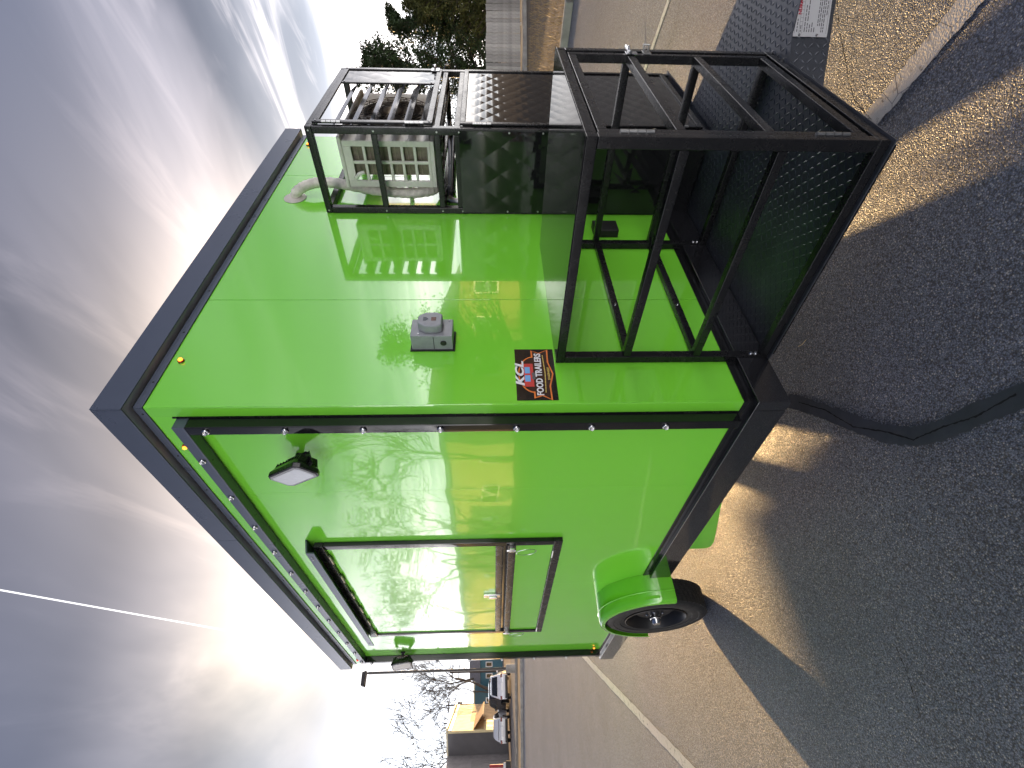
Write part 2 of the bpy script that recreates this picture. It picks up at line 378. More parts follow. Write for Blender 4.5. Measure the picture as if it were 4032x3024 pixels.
struct(ribbon([(0.24, 0.295), (0.10, 0.18), (-0.05, 0.10), (-0.16, -0.015), (-0.25, -0.09), (-0.285, -0.21), (-0.325, -0.31), (-0.35, -0.44)], 0.0045, 0.7, 0.008, 14, 12).obj('crack', CRACK))
for i, pl in enumerate([[(1.30, -1.02), (1.18, -0.93), (1.09, -0.88), (0.97, -0.81), (0.89, -0.77), (0.82, -0.76), (0.74, -0.75)], [(-0.95, 0.52), (-0.82, 0.48), (-0.74, 0.47)], [(3.45, -0.2), (3.36, -0.39), (3.30, -0.51), (3.33, -0.66), (3.2, -0.9)]]):
    struct(ribbon(pl, 0.0035, 0.9, 0.004, 10, 20+i).obj('crack', CRACK))
st = MB(); st.tube([(0.435, 0.125, 0.004), (0.42, 0.10, 0.006), (0.418, 0.07, 0.004)], 0.0016, 5)
st.obj('straw', plain('straw', (0.55, 0.45, 0.26), 0.7), label='small bent pale straw lying on the asphalt under the trailer corner', category='straw')

# ================================================================== the trailer
W_, L_ = 2.44, 3.723
T = thing('food_trailer', 'bright green single axle food trailer with black trim, side window and front cages', 'trailer')
Z0, Z1 = 0.465, 2.709
MB().box(0.008, W_-0.008, 0.008, L_-0.008, 0.436, 2.74).obj('wall_core', DARK, T)
def vpanel(axis, at_, a0, a1, mat, out, bv=0.0012):
    mb = MB(); t = 0.006
    if axis == 'y': mb.box(a0, a1, min(at_, at_+t*out), max(at_, at_+t*out), Z0, Z1)
    else: mb.box(min(at_, at_+t*out), max(at_, at_+t*out), a0, a1, Z0, Z1)
    mb.obj('wall_panel', mat, T, bev=bv)
g = 0.0012
for a0, a1 in ((0.0, 0.623), (0.623, 1.843), (1.843, W_)): vpanel('y', 0.0, a0+(g if a0 else 0), a1-(g if a1 < W_ else 0), GREEN, 1)
for a0, a1 in ((0.0065, 0.617), (0.617, 1.837), (1.837, 3.057), (3.057, L_-0.0065)): vpanel('x', 0.0, a0+0.0002, a1-0.0002, GREENS, 1, 0.0005)
vpanel('y', L_, 0.0, W_, GREEN, -1); vpanel('x', W_, 0.0065, L_-0.0065, GREEN, -1)
ct = MB().box(-0.0022, -0.0002, -0.0022, 0.052, Z0, Z1-0.02).box(-0.0002, 0.012, -0.0022, -0.0003, Z0, Z1-0.02); ct.obj('corner_trim', GREEN, T, bev=0.0008)
# roof edge
e = 0.037; F0, F1 = 2.732, 2.839
MB().box(-e, W_+e, -e, -e+0.006, F0, F1).obj('fascia', FASCIA, T, bev=0.002)
MB().box(-e, -e+0.006, -e+0.0065, 1.02, F0, F1).obj('fascia', FASCIA, T, bev=0.002)
MB().box(-e, -e+0.006, 1.0215, L_+e, F0, F1).obj('fascia', FASCIA, T, bev=0.002)
MB().box(W_+e-0.006, W_+e, -e+0.0065, L_+e, F0, F1).obj('fascia', FASCIA, T, bev=0.002)
MB().box(-e+0.0065, W_+e-0.0065, L_+e-0.006, L_+e, F0, F1).obj('fascia', FASCIA, T, bev=0.002)
MB().box(-e+0.0065, W_+e-0.0065, -e+0.0065, L_+e-0.0065, F0+0.004, F1-0.012).obj('roof', plain('white_roof', (0.6, 0.6, 0.6), 0.5), T)
sf = plain('soffit_black', (0.03, 0.03, 0.032), 0.4)
tr = MB(); tr.box(-0.004, W_+0.004, -0.006, -0.0005, 2.690, 2.722); tr.obj('eave_trim', FASCIA, T, bev=0.0012)
tr = MB(); tr.box(-0.006, -0.0005, -0.0005, L_, 2.690, 2.722); tr.obj('eave_trim', FASCIA, T, bev=0.0012)
for k in range(9): MB().lathe([(0.004, 0), (0.003, 0.002)], (0.12+k*0.28, -0.006, 2.704), (0, -1, 0), 8).obj('rivet', DARK, T)
for k in range(14): MB().lathe([(0.004, 0), (0.003, 0.002)], (-0.006, 0.03+k*0.27, 2.704), (-1, 0, 0), 8).obj('rivet', DARK, T)
# bottom frame
R0, R1 = 0.306, 0.433
RAILM = plain('black_rail_gloss', (0.012, 0.012, 0.014), 0.14, var=0.2, vscale=7, coat=0.8, spec=0.8)
def rail(b, **k): return b.obj('base_rail', RAILM, T, bev=0.004)
rail(MB().box(-0.03, W_+0.03, -0.03, 0.02, R0, R1)); rail(MB().box(-0.03, 0.02, 0.0205, 1.705, R0, R1)); rail(MB().box(-0.03, 0.02, 2.452, L_, R0, R1))
rail(MB().box(W_-0.02, W_+0.03, 0.0205, 1.705, R0, R1)); rail(MB().box(W_-0.02, W_+0.03, 2.452, L_, R0, R1)); rail(MB().box(0.0205, W_-0.0205, L_-0.05, L_, R0, R1))
MB().box(-0.0065, W_+0.0065, -0.0065, -0.0004, R1+0.0005, Z0+0.004).obj('sill_trim', BGLOSS, T, bev=0.0015)
MB().box(-0.0065, -0.0004, -0.0003, L_, R1+0.0005, Z0+0.004).obj('sill_trim', BGLOSS, T, bev=0.0015)
MB().box(0.03, W_-0.03, 0.03, L_-0.06, 0.395, 0.434).obj('floor_underside', DARK, T)
for yy in (0.6, 1.3, 2.0, 2.7, 3.3): MB().box(0.03, W_-0.03, yy-0.02, yy+0.02, 0.345, 0.3945).obj('cross_member', DARK, T)
# light bars along the side, with round bulbs
PB = 0.05
MB().box(-PB, -0.0005, 0.060, 0.104, Z0+0.005, 2.554).obj('light_bar', BGLOSS, T, bev=0.003)
MB().box(-PB, -0.0005, 0.060, 3.512, 2.5545, 2.600).obj('light_bar', FASCIA, T, bev=0.003)
MB().box(-PB, -0.0005, 3.466, 3.512, Z0+0.005, 2.554).obj('light_bar', BGLOSS, T, bev=0.003)
MB().box(-0.005, -0.0006, 0.0535, 0.0595, Z0+0.005, 2.612).obj('light_bar_flange', BLACK, T)
def bulb_meshes():
    r = MB().lathe([(0.0125, 0.0), (0.0135, 0.002), (0.0125, 0.006), (0.010, 0.007)], (0, 0, 0), (-1, 0, 0), 20)
    d = MB().lathe([(0.0100, 0.004), (0.0098, 0.008), (0.0084, 0.0125), (0.0052, 0.0155), (0.0015, 0.0168)], (0, 0, 0), (-1, 0, 0), 16)
    k = MB().box(-0.010, -0.007, -0.004, 0.004, -0.004, 0.004)
    return r.mesh('bezel'), d.mesh('lens'), k.mesh('diode')
bm_, dm_, km_ = bulb_meshes(); bm_.materials.append(CHROME); dm_.materials.append(CLEAR); km_.materials.append(LENSW)
for me in (bm_, dm_):
    for p in me.polygons: p.use_smooth = True
def bulb(p):
    o = bpy.data.objects.new('bulb', bm_); C.objects.link(o); o.parent = T; o.location = p
    for n_, me in (('lens', dm_), ('diode', km_)):
        c = bpy.data.objects.new(n_, me); C.objects.link(c); c.parent = o
for k in range(7): bulb((-PB-0.0003, 0.0815, 2.484-0.287*k)); bulb((-PB-0.0003, 3.489, 2.50-0.287*k))
for k in range(12): bulb((-PB-0.0003, 0.274+0.287*k, 2.578))
def marker(p, n, red=False, on=True):
    b = MB().lathe([(0.0125, 0), (0.0125, 0.004), (0.010, 0.008)], p, n, 18).obj('marker_lamp', AMBERH, T, smooth=True)
    MB().lathe([(0.0085, 0.007), (0.008, 0.012), (0.005, 0.0155), (0.001, 0.0165)], p, n, 14).obj('lens', REDL if red else AMBER, b, smooth=True)
marker((0.236, -0.0005, 2.650), (0, -1, 0)); marker((2.289, -0.0005, 2.650), (0, -1, 0)); marker((-0.0005, 0.239, 2.648), (-1, 0, 0)); marker((-0.0005, 3.56, 2.648), (-1, 0, 0), True); marker((-0.0005, 3.40, 0.53), (-1, 0, 0))
# ---- service window
SW = sub('service_window', T)
fy0, fy1, fz0, fz1, fx = 1.14, 2.80, 1.045, 2.385, 0.026
def sbar(y0, y1, z0, z1, x1=fx, mat=BLACK, name='frame_bar'): return MB().box(-x1, -0.0005, y0, y1, z0, z1).obj(name, mat, SW, bev=0.003)
sbar(fy0, fy0+0.045, 1.092, 2.335, mat=BGLOSS); sbar(fy1-0.045, fy1, 1.092, 2.335, mat=BGLOSS)
sbar(fy0, fy1, fz0, 1.0915, mat=BLACK); sbar(fy0+0.0455, fy1-0.0455, 1.300, 1.345, mat=BLACK); sbar(fy0+0.0455, fy1-0.0455, 1.372, 1.412, mat=BLACK)
sbar(fy0+0.0455, fy1-0.0455, 1.3455, 1.3715, 0.012, BGLOSS); sbar(fy0, fy1, 2.3355, fz1, 0.03, BLACK)
MB().box(-0.014, -0.006, fy0+0.047, fy1-0.047, 1.4125, 2.334).obj('flap_panel', GREENS, SW, bev=0.0015)
MB().box(-0.014, -0.006, fy0+0.047, fy1-0.047, 1.093, 1.299).obj('shelf_panel', GREENS, SW, bev=0.0015)
dc = MB().prism([(-0.0005, 2.425), (-0.075, 2.405), (-0.078, 2.362), (-0.072, 2.362), (-0.069, 2.398), (-0.0005, 2.4165)], lambda u, v, d: (u, d, v), fy0-0.03, fy1+0.05)
dc.obj('drip_cap', FASCIA, SW)
hb = MB()
for k in range(6): hb.tube([(-0.03, fy0+0.12+k*0.28, 2.330), (-0.03, fy0+0.22+k*0.28, 2.330)], 0.006, 8)
hb.obj('hinge', STEEL, SW, smooth=True)
la = MB().box(-0.030, -0.0145, 1.935, 1.980, 1.380, 1.490); la.box(-0.044, -0.0305, 1.945, 1.970, 1.40, 1.455); la.obj('latch', CHROME, SW, bev=0.003)
for yy in (fy0+0.06, fy1-0.06):
    p = MB(); p.tube([(-0.045, yy, 1.30), (-0.045, yy, 1.352)], 0.008, 10); p.box(-0.05, -0.0265, yy-0.018, yy+0.018, 1.308, 1.336); p.obj('bolt', CHROME, SW, bev=0.002)
    ln = MB(); n = 20
    ln.tube([(-0.05-0.01*math.sin(PI*k/n), yy+0.035*math.sin(2*PI*k/n)+0.0, 1.245-0.055*math.cos(2*PI*k/n)) for k in range(n+1)], 0.0018, 6); ln.obj('lanyard', CHROME, SW, smooth=True)
for yy in (fy0+0.11, fy1-0.13): MB().tube([(-0.029, yy, 1.090), (-0.029, yy+0.09, 1.090)], 0.005, 8).obj('hinge', STEEL, SW, smooth=True)
sc_ = MB()
for yy in (fy0+0.02, fy0+0.045, fy1-0.02): sc_.lathe([(0.006, 0), (0.004, 0.003)], (-0.0772, yy, 2.385), (-1, 0, 0), 8)
sc_.obj('screw', STEEL, SW)
# ---- flood lights
def flood(base, cen, nrm, upd, w, h, label):
    n = Vector(nrm).normalized(); u = Vector(upd); u = (u - n*u.dot(n)).normalized(); v = u.cross(n).normalized(); c = Vector(cen)
    def P(a, b, d): return c + v*a + u*b + n*d
    def oct_(a, b, k): return [(-a+k, -b), (a-k, -b), (a, -b+k), (a, b-k), (a-k, b), (-a+k, b), (-a, b-k), (-a, -b+k)]
    hs = MB(); A, B = w/2, h/2
    for (s0, d0), (s1, d1) in (((0.72, -0.045), (1.0, -0.018)), ((1.0, -0.018), (1.0, 0.0))):
        q0 = oct_(A*s0, B*s0, 0.02*s0); q1 = oct_(A*s1, B*s1, 0.02*s1)
        vs = [P(a, b, d0) for a, b in q0] + [P(a, b, d1) for a, b in q1]
        hs.add(vs, [tuple(range(7, -1, -1)), tuple(range(8, 16))] + [(i, (i+1) % 8, 8+(i+1) % 8, 8+i) for i in range(8)])
    o = hs.obj('flood_light', BLACK, T, bev=0.002, label=label)
    fn = MB()
    for k in range(9):
        b = -B*0.8 + k*B*0.2; fn.add([P(-A*0.8, b-0.002, -0.02), P(A*0.8, b-0.002, -0.02), P(A*0.6, b-0.002, -0.062), P(-A*0.6, b-0.002, -0.062), P(-A*0.8, b+0.002, -0.02), P(A*0.8, b+0.002, -0.02), P(A*0.6, b+0.002, -0.062), P(-A*0.6, b+0.002, -0.062)], [(0, 1, 2, 3), (7, 6, 5, 4), (0, 4, 5, 1), (1, 5, 6, 2), (2, 6, 7, 3), (3, 7, 4, 0)])
    fn.obj('cooling_fin', BLACK, o)
    def face(s, d0, d1, nm, mt, k):
        q = oct_(A*s[0], B*s[1], k); f = MB(); f.add([P(a, b, d0) for a, b in q] + [P(a, b, d1) for a, b in q], [tuple(range(7, -1, -1)), tuple(range(8, 16))] + [(i, (i+1) % 8, 8+(i+1) % 8, 8+i) for i in range(8)]); f.obj(nm, mt, o, bev=0.0008)
    face((0.88, 0.93), 0.0003, 0.003, 'bezel', GREYP, 0.016); face((0.72, 0.83), 0.0033, 0.0045, 'lens', FLOOD, 0.012)
    bk = MB(); b0 = Vector(base); km = P(0, 0, -0.075)
    e1, e2 = P(0, B+0.006, -0.02), P(0, -B-0.006, -0.02); f1, f2 = P(0, B*0.62, -0.085), P(0, -B*0.62, -0.085)
    for a, b in ((f1, f2), (f1, e1), (f2, e2)): bk.beam(a, b, 0.020, 0.004, n if a is f1 and b is f2 else v)
    bk.obj('bracket', BLACK, o, bev=0.001)
    MB().tube([b0, b0+Vector((-0.012, 0, 0))], 0.018, 14).tube([b0+Vector((-0.008, 0, 0)), P(0, 0, -0.082)], 0.0105, 12).obj('knuckle', BLACK, o, smooth=True)
flood((-0.0005, 0.315, 2.222), (-0.128, 0.275, 2.204), (-0.985, 0.153, 0.02), (0.16, 0.60, 0.78), 0.118, 0.2, 'black flood light tilted beside the near corner light bar')
flood((-0.0005, 3.36, 2.215), (-0.115, 3.35, 2.21), (-0.95, -0.22, -0.12), (0.0, 0.02, 1.0), 0.12, 0.17, 'black flood light near the rear end of the side wall')
# ---- outlet box on the front wall
ob = MB().box(0.290, 0.392, -0.080, -0.0005, 1.585, 1.752).obj('outlet_box', BOXG, T, bev=0.003)
MB().box(0.283, 0.399, -0.0062, -0.0008, 1.578, 1.759).obj('gasket', DARK, ob)
q8 = [(0.302+0.012, 1.625), (0.388-0.012, 1.625), (0.388, 1.645), (0.388, 1.690), (0.388-0.02, 1.722), (0.302+0.02, 1.722), (0.302, 1.690), (0.302, 1.645)]
ld = MB().prism(q8, lambda u, v, d: (u, d, v), -0.122, -0.0805); ld.obj('lid', BOXG, ob, bev=0.006)
MB().lathe([(0.0125, 0), (0.0125, 0.003), (0.009, 0.004)], (0.2898, -0.042, 1.622), (-1, 0, 0), 20).obj('knockout', plain('black_plug', (0.006, 0.006, 0.006), 0.4), ob)
MB().box(0.2885, 0.2899, -0.074, -0.010, 1.660, 1.662).obj('seam', DARK, ob)
MB().add([(0.333, -0.1226, 1.700), (0.357, -0.1226, 1.700), (0.357, -0.1226, 1.690), (0.345, -0.1226, 1.678), (0.333, -0.1226, 1.690)], [(4, 3, 2, 1, 0)]).obj('rating_label', plain('label_dark', (0.10, 0.11, 0.13), 0.5), ob)
MB().add([(0.334, -0.1226, 1.668), (0.356, -0.1226, 1.668), (0.356, -0.1226, 1.648), (0.334, -0.1226, 1.648)], [(3, 2, 1, 0)]).obj('warning_label', plain('label_brown', (0.16, 0.08, 0.06), 0.5, var=0.6, vscale=90), ob)
for px, pz in ((0.300, 1.72), (0.383, 1.60)): MB().lathe([(0.004, 0), (0.0025, 0.003)], (px, -0.0803, pz), (0, -1, 0), 10).obj('screw', CHROME, ob)
# ---- sticker
XY = Matrix.Rotation(PI/2, 4, 'X')
def onwall(x, z, d): return Matrix.Translation((x, -d, z)) @ XY
sx0, sx1, sz0, sz1 = 0.016, 0.292, 1.176, 1.334
sk_ = MB().box(sx0, sx1, -0.0016, -0.0003, sz0, sz1).obj('sticker', plain('sticker_black', (0.022, 0.018, 0.016), 0.12, var=0.5, vscale=9, coat=0.4), T, label='black maker sticker with white and orange lettering')
ORA = plain('sticker_orange', (0.80, 0.22, 0.05), 0.2, var=0.2, vscale=20); REDP = plain('sticker_red', (0.62, 0.07, 0.06), 0.2); BLUEP = plain('sticker_blue', (0.20, 0.45, 0.80), 0.2); BRO = plain('sticker_brown', (0.05, 0.022, 0.014), 0.2); YEL = plain('sticker_yellow', (0.70, 0.52, 0.12), 0.3)
def wall_poly(poly, d, nm, mt): return MB().prism(poly, lambda u, v, dd: (u, dd, v), -d-0.0003, -d+0.0003).obj(nm, mt, sk_)
cxs, czs = 0.150, 1.246
def ell(rx, rz, n=40, c=(cxs, czs)): return [(c[0]+rx*math.cos(2*PI*k/n), c[1]+rz*math.sin(2*PI*k/n)) for k in range(n)]
def banner(g_): return [(0.030-g_, 1.262+g_), (0.278+g_, 1.262+g_), (0.262+g_, 1.236), (0.282+g_, 1.204-g_), (0.215, 1.206-g_), (0.150, 1.190-g_), (0.085, 1.206-g_), (0.020-g_, 1.204-g_), (0.042-g_, 1.236)]
wall_poly(ell(0.098, 0.062, c=(cxs, 1.262)), 0.0020, 'glow_ring', ORA); wall_poly(banner(0.006), 0.0020+0.0007, 'banner_glow', ORA)
wall_poly(ell(0.092, 0.057, c=(cxs, 1.262)), 0.0034, 'emblem_disc', BRO); wall_poly(banner(0.0), 0.0041, 'banner', BRO)
wall_poly([(0.082, 1.302), (0.205, 1.302), (0.205, 1.264), (0.082, 1.264)], 0.0048, 'emblem_trailer', REDP)
for a in (0.108, 0.152): wall_poly([(a, 1.298), (a+0.034, 1.298), (a+0.034, 1.277), (a, 1.277)], 0.0055, 'emblem_window', BLUEP)
for a in (0.128, 0.147): wall_poly(ell(0.010, 0.007, 16, (a, 1.264)), 0.0055, 'emblem_wheel', plain('sticker_grey', (0.12, 0.12, 0.12), 0.3))
text_mesh('KCL', 0.046, 'lettering', WHITEP, sk_, onwall(0.150, 1.3165, 0.0062), shear=0.25, bold=0.0016, sx=1.55)
text_mesh('FOOD TRAILERS', 0.036, 'lettering', WHITEP, sk_, onwall(0.150, 1.2415, 0.0052), bold=0.0010, sx=0.86)
text_mesh('214-639-6537', 0.012, 'lettering', YEL, sk_, onwall(0.150, 1.2035, 0.0052), bold=0.0003)
yl = MB()
for k in range(26):
    a = 0.052+k*0.0078; yl.box(a, a+0.0055, -0.0052, -0.0046, 1.2155+0.004*abs(k-12.5)/12.5, 1.2195+0.004*abs(k-12.5)/12.5)
yl.obj('small_print', YEL, sk_)
# ---- generator cage on the tongue
GC = sub('generator_cage', T)
x0, x1, y0, y1, z0, z1, t = 0.21, 1.075, -0.878, -0.002, 0.305, 1.168, 0.034
def vpost(par, x, y, za, zb, t=0.034, nm='post'): return MB().box(x, x+t, y, y+t, za, zb).obj(nm, BLACK, par, bev=0.003)
for xx in (x0, x1-t):
    vpost(GC, xx, y0, z0+0.034, z1-t); vpost(GC, xx, y1-t, z0+0.002, z1-t)
def hbar(par, a, b, tt=0.034, nm='rail', h=None): return MB().beam(a, b, tt, h or tt).obj(nm, BLACK, par, bev=0.003)
zt = z1-t/2
for xx in (x0+t/2, x1-t/2):
    hbar(GC, (xx, y0, zt), (xx, y1, zt), t-0.001)
    hbar(GC, (xx, y0, z0+0.0175), (xx, y1-t-0.001, z0+0.0175), 0.032)
    for zz in (0.885, 0.602): hbar(GC, (xx, y0+t+0.0005, zz), (xx, y1-t-0.0005, zz), 0.030)
hbar(GC, (x0+t+0.0005, y0+t/2, zt), (x1-t-0.0005, y0+t/2, zt), t-0.001); hbar(GC, (x0+t, y0+t/2, z0+0.0175), (x1-t, y0+t/2, z0+0.0175), 0.033)
hbar(GC, (x0+t+0.0005, y1-t/2, zt), (x1-t-0.0005, y1-t/2, zt), t-0.001)
for zz in (0.873, 0.590): hbar(GC, (x0+t+0.0005, y1-0.016, zz), (x1-t-0.0005, y1-0.016, zz), 0.030)
MB().box(x0-0.002, x1+0.002, y0-0.002, y1, z1+0.0005, z1+0.0028).obj('top_sheet', BGLOSS, GC)
sr = MB()
for zz in (0.873, 0.590): sr.lathe([(0.007, 0), (0.0045, 0.005)], (0.545, y1-0.0315, zz), (0, -1, 0), 10)
for xx in (x0+0.017, x1-0.017):
    for zz in (0.352, 0.372): sr.lathe([(0.0085, 0), (0.006, 0.006)], (xx, y1-t-0.0005, zz), (0, -1, 0), 10)
sr.obj('bolt', CHROME, GC, smooth=True)
# door of the cage
dx0, dx1, dz0, dz1, dt = x0+t+0.006, x1-t-0.006, z0+0.043, z1-t-0.006, 0.03
dy = y0+0.004
for xx in (dx0, dx1-dt): MB().box(xx, xx+dt, dy, dy+dt, dz0, dz1).obj('door_stile', BLACK, GC, bev=0.003)
for zz in (dz0+dt/2, 0.625, 0.885, dz1-dt/2): MB().box(dx0+dt+0.0003, dx1-dt-0.0003, dy+0.0008, dy+dt-0.0008, zz-dt/2, zz+dt/2).obj('door_rail', BLACK, GC, bev=0.003)
for zz in (1.02, 0.46): 
    hg = MB()
    for k in range(4): hg.tube([(dx0-0.002, dy-0.004, zz-0.048+k*0.0245), (dx0-0.002, dy-0.004, zz-0.026+k*0.0245)], 0.0068, 10)
    hg.obj('hinge', STEEL, GC, smooth=True)
lt = MB(); lt.box(dx1-0.032, dx1-0.002, dy-0.006, dy-0.0005, 0.86, 0.905); lt.tube([(dx1-0.05, dy-0.013, 0.893), (dx1+0.035, dy-0.013, 0.893)], 0.0075, 10); lt.tube([(dx1-0.03, dy-0.013, 0.893), (dx1-0.03, dy-0.032, 0.900)], 0.005, 8)
lt.obj('latch', CHROME, GC, bev=0.0015)
hp = MB(); hp.box(dx1-0.022, dx1+0.02, dy-0.005, dy-0.0005, 0.805, 0.835); hp.tube([(dx1+0.005, dy-0.005, 0.828), (dx1+0.012, dy-0.026, 0.834), (dx1+0.005, dy-0.026, 0.812), (dx1+0.005, dy-0.005, 0.812)], 0.004, 8); hp.obj('hasp', STEEL, GC, bev=0.001)
MB().tube([(dx1-0.0, dy-0.012, 0.822), (dx1+0.05, dy-0.018, 0.815), (dx1+0.36, dy-0.03, 0.752)], [0.0028, 0.0028, 0.0016], 6).obj('cable_tie', plain('black_nylon', (0.01, 0.01, 0.01), 0.4), GC)
MB().box(1.155, 1.255, -0.045, -0.0005, 0.745, 0.875).obj('junction_box', plain('black_plastic', (0.012, 0.012, 0.012), 0.5), T, bev=0.004)
# ---- deck of tread plate and A-frame tongue
TREAD = plain('tread_plate', (0.075, 0.082, 0.098), 0.36, metal=0.5, var=0.3, vscale=4, bump=0.05, bscale=300, spec=0.6)
deck = [(0.20, 0.015), (2.33, 0.015), (2.33, -0.47), (1.76, -0.47), (1.66, -0.72), (1.57, -0.96), (1.27, -1.62), (1.19, -1.62), (0.972, -0.957), (0.918, -0.884), (0.20, -0.884)]
def inside(x, y, poly):
    c = False; n = len(poly); j = n-1
    for i in range(n):
        (xi, yi), (xj, yj) = poly[i], poly[j]
        if (yi > y) != (yj > y) and x < (xj-xi)*(y-yi)/(yj-yi)+xi: c = not c
        j = i
    return c
def lozenge(mb, c, a, b, n, L=0.0135, Wd=0.0042, H=0.0016):
    """a raised tread mark: c centre, a long axis, b short axis, n normal"""
    v = [c+a*L, c+b*Wd, c-a*L, c-b*Wd, c+a*L*0.45+n*H, c-a*L*0.45+n*H]
    mb.add(v, [(0, 1, 4), (1, 5, 4), (1, 2, 5), (2, 3, 5), (3, 4, 5), (3, 0, 4)])
def tread(mb, org, a, b, n, w, h, test, pitch=0.026):
    i = 0
    na, nb = int(w/pitch), int(h/pitch)
    for i in range(na):
        for j in range(nb):
            p = org + a*((i+0.5)*pitch) + b*((j+0.5)*pitch)
            if not test(p): continue
            d = (a+b).normalized() if (i+j) % 2 else (a-b).normalized()
            lozenge(mb, p + n*0.0002, d, n.cross(d), n)
DZ = 0.3045
dk = MB(); dk.prism(deck, lambda u, v, d: (u, v, d), DZ-0.004, DZ)
shr = [(x*0.985+0.018, y*0.985-0.006) for x, y in deck]
tread(dk, Vector((0.20, -1.62, DZ)), Vector((1, 0, 0)), Vector((0, 1, 0)), Vector((0, 0, 1)), 2.13, 1.59, lambda p: p.y < -0.045 and inside(p.x, p.y, shr))
dk.obj('deck_plate', TREAD, T)
MB().box(0.225, 0.26, -0.86, -0.0305, 0.272, DZ-0.0045).obj('deck_edge', BLACK, T, bev=0.003); MB().box(0.2605, 0.93, -0.86, -0.83, 0.272, DZ-0.0045).obj('deck_edge', BLACK, T, bev=0.003)
ta, tn = Vector((0.544, -0.839, 0)), Vector((-0.839, -0.544, 0)); tb = Vector((0.972, -0.957, 0))
tg = MB(); q0 = tb - ta*1.06 - tn*0.028; q1 = tb + ta*0.80 - tn*0.028
tg.beam((q0.x, q0.y, 0.2265), (q1.x, q1.y, 0.2265), 0.05, 0.145)
o0 = tb - ta*0.2 - tn*0.0028; tread(tg, Vector((o0.x, o0.y, 0.158)), ta, Vector((0, 0, 1)), tn, 1.0, 0.14, lambda p: True)
tg.obj('tongue_beam', TREAD, T)
tg2 = MB(); tg2.beam((1.93, -0.08, 0.2265), (1.26, -1.60, 0.2265), 0.05, 0.145); tg2.obj('tongue_beam', BLACK, T, bev=0.004)
MB().box(1.19, 1.25, -1.95, -1.55, 0.19, 0.26).obj('coupler', BLACK, T, bev=0.008)
# maker plate
PM = Matrix(((ta.x, 0, tn.x, 0), (ta.y, 0, tn.y, 0), (0, 1, 0, 0), (0, 0, 0, 1)))
p0 = tb + ta*0.028 - tn*0.0005
def plate_pt(a, z, d): p = tb + ta*(a-0.036) + tn*d; return (p.x, p.y, z)
pp = MB().prism([(0.030, 0.172), (0.285, 0.172), (0.285, 0.302), (0.030, 0.302)], lambda u, v, d: plate_pt(u, v, d), 0.0008, 0.003)
PLATE = plain('maker_plate', (0.62, 0.62, 0.63), 0.35, metal=0.3, var=0.05); po = pp.obj('maker_plate', PLATE, T, label='silver data plate with red lettering on the tongue')
pr_ = MB(); rr = random.Random(4)
for zz, a0_, a1_ in ((0.290, 0.045, 0.085), (0.2765, 0.045, 0.06), (0.262, 0.045, 0.07), (0.262, 0.08, 0.13), (0.253, 0.045, 0.07), (0.253, 0.08, 0.15), (0.244, 0.045, 0.06), (0.235, 0.045, 0.065), (0.226, 0.045, 0.06), (0.214, 0.065, 0.20), (0.207, 0.065, 0.24), (0.199, 0.045, 0.27), (0.192, 0.045, 0.27), (0.184, 0.10, 0.24)):
    a = a0_
    while a < a1_:
        w = rr.uniform(0.006, 0.016); pr_.prism([(a, zz-0.0016), (a+w, zz-0.0016), (a+w, zz+0.0016), (a, zz+0.0016)], plate_pt, 0.0031, 0.0034); a += w+0.003
for k in range(14): a = 0.065+k*0.0125; pr_.prism([(a, 0.2705), (a+0.0008, 0.2705), (a+0.0008, 0.281), (a, 0.281)], plate_pt, 0.0031, 0.0034)
for zz in (0.2705, 0.281, 0.178, 0.298): pr_.prism([(0.04, zz), (0.28, zz), (0.28, zz+0.0007), (0.04, zz+0.0007)], plate_pt, 0.0031, 0.0034)
pr_.obj('print', plain('print_grey', (0.10, 0.10, 0.11), 0.5), po)
cpt = Vector(plate_pt(0.100, 0.2855, 0.0036)); text_mesh('N\u00dbRM', 0.0155, 'lettering', plain('print_red', (0.42, 0.01, 0.04), 0.4), po, Matrix.Translation(cpt) @ PM, bold=0.0006, sx=1.1, align='LEFT', depth=0.0003)
for zz in (0.279, 0.212): MB().lathe([(0.005, 0), (0.0035, 0.003)], plate_pt(0.036, zz, 0.003), tn, 10).obj('rivet', CHROME, po)
# ---- tall rack for the condenser
RC = sub('condenser_rack', T)
ax0, ax1, ay0, ay1, az0, az1, at_ = 1.39, 2.32, -0.455, -0.002, 0.3055, 2.333, 0.034
for xx in (ax0, ax1-at_):
    for yy in (ay0, ay1-at_): vpost(RC, xx, yy, az0, az1-at_, at_)
az = az1-at_/2
for xx in (ax0+at_/2, ax1-at_/2):
    hbar(RC, (xx, ay0, az), (xx, ay1, az), at_-0.001)
    for zz in (2.002, 1.690): hbar(RC, (xx, ay0+at_+0.0005, zz), (xx, ay1-at_-0.0005, zz), 0.026, h=0.030)
    hbar(RC, (xx, ay0+at_+0.0005, 1.590), (xx, ay1-at_-0.0005, 1.590), 0.028, h=0.03)
    hbar(RC, (xx, ay0+at_+0.0005, az0+0.03), (xx, ay1-at_-0.0005, az0+0.03), 0.028)
for yy in (ay0+at_/2, ay1-at_/2):
    hbar(RC, (ax0+at_+0.0005, yy, az), (ax1-at_-0.0005, yy, az), at_-0.001)
    hbar(RC, (ax0+at_+0.0005, yy, 1.690), (ax1-at_-0.0005, yy, 1.690), 0.026, h=0.030); hbar(RC, (ax0+at_+0.0005, yy, 1.590), (ax1-at_-0.0005, yy, 1.590), 0.028, h=0.03); hbar(RC, (ax0+at_+0.0005, yy, az0+0.03), (ax1-at_-0.0005, yy, az0+0.03), 0.028)
for yy in (-0.34, -0.17): hbar(RC, (ax0+at_+0.0005, yy, 1.692), (ax1-at_-0.0005, yy, 1.692), 0.024, nm='shelf_bar')
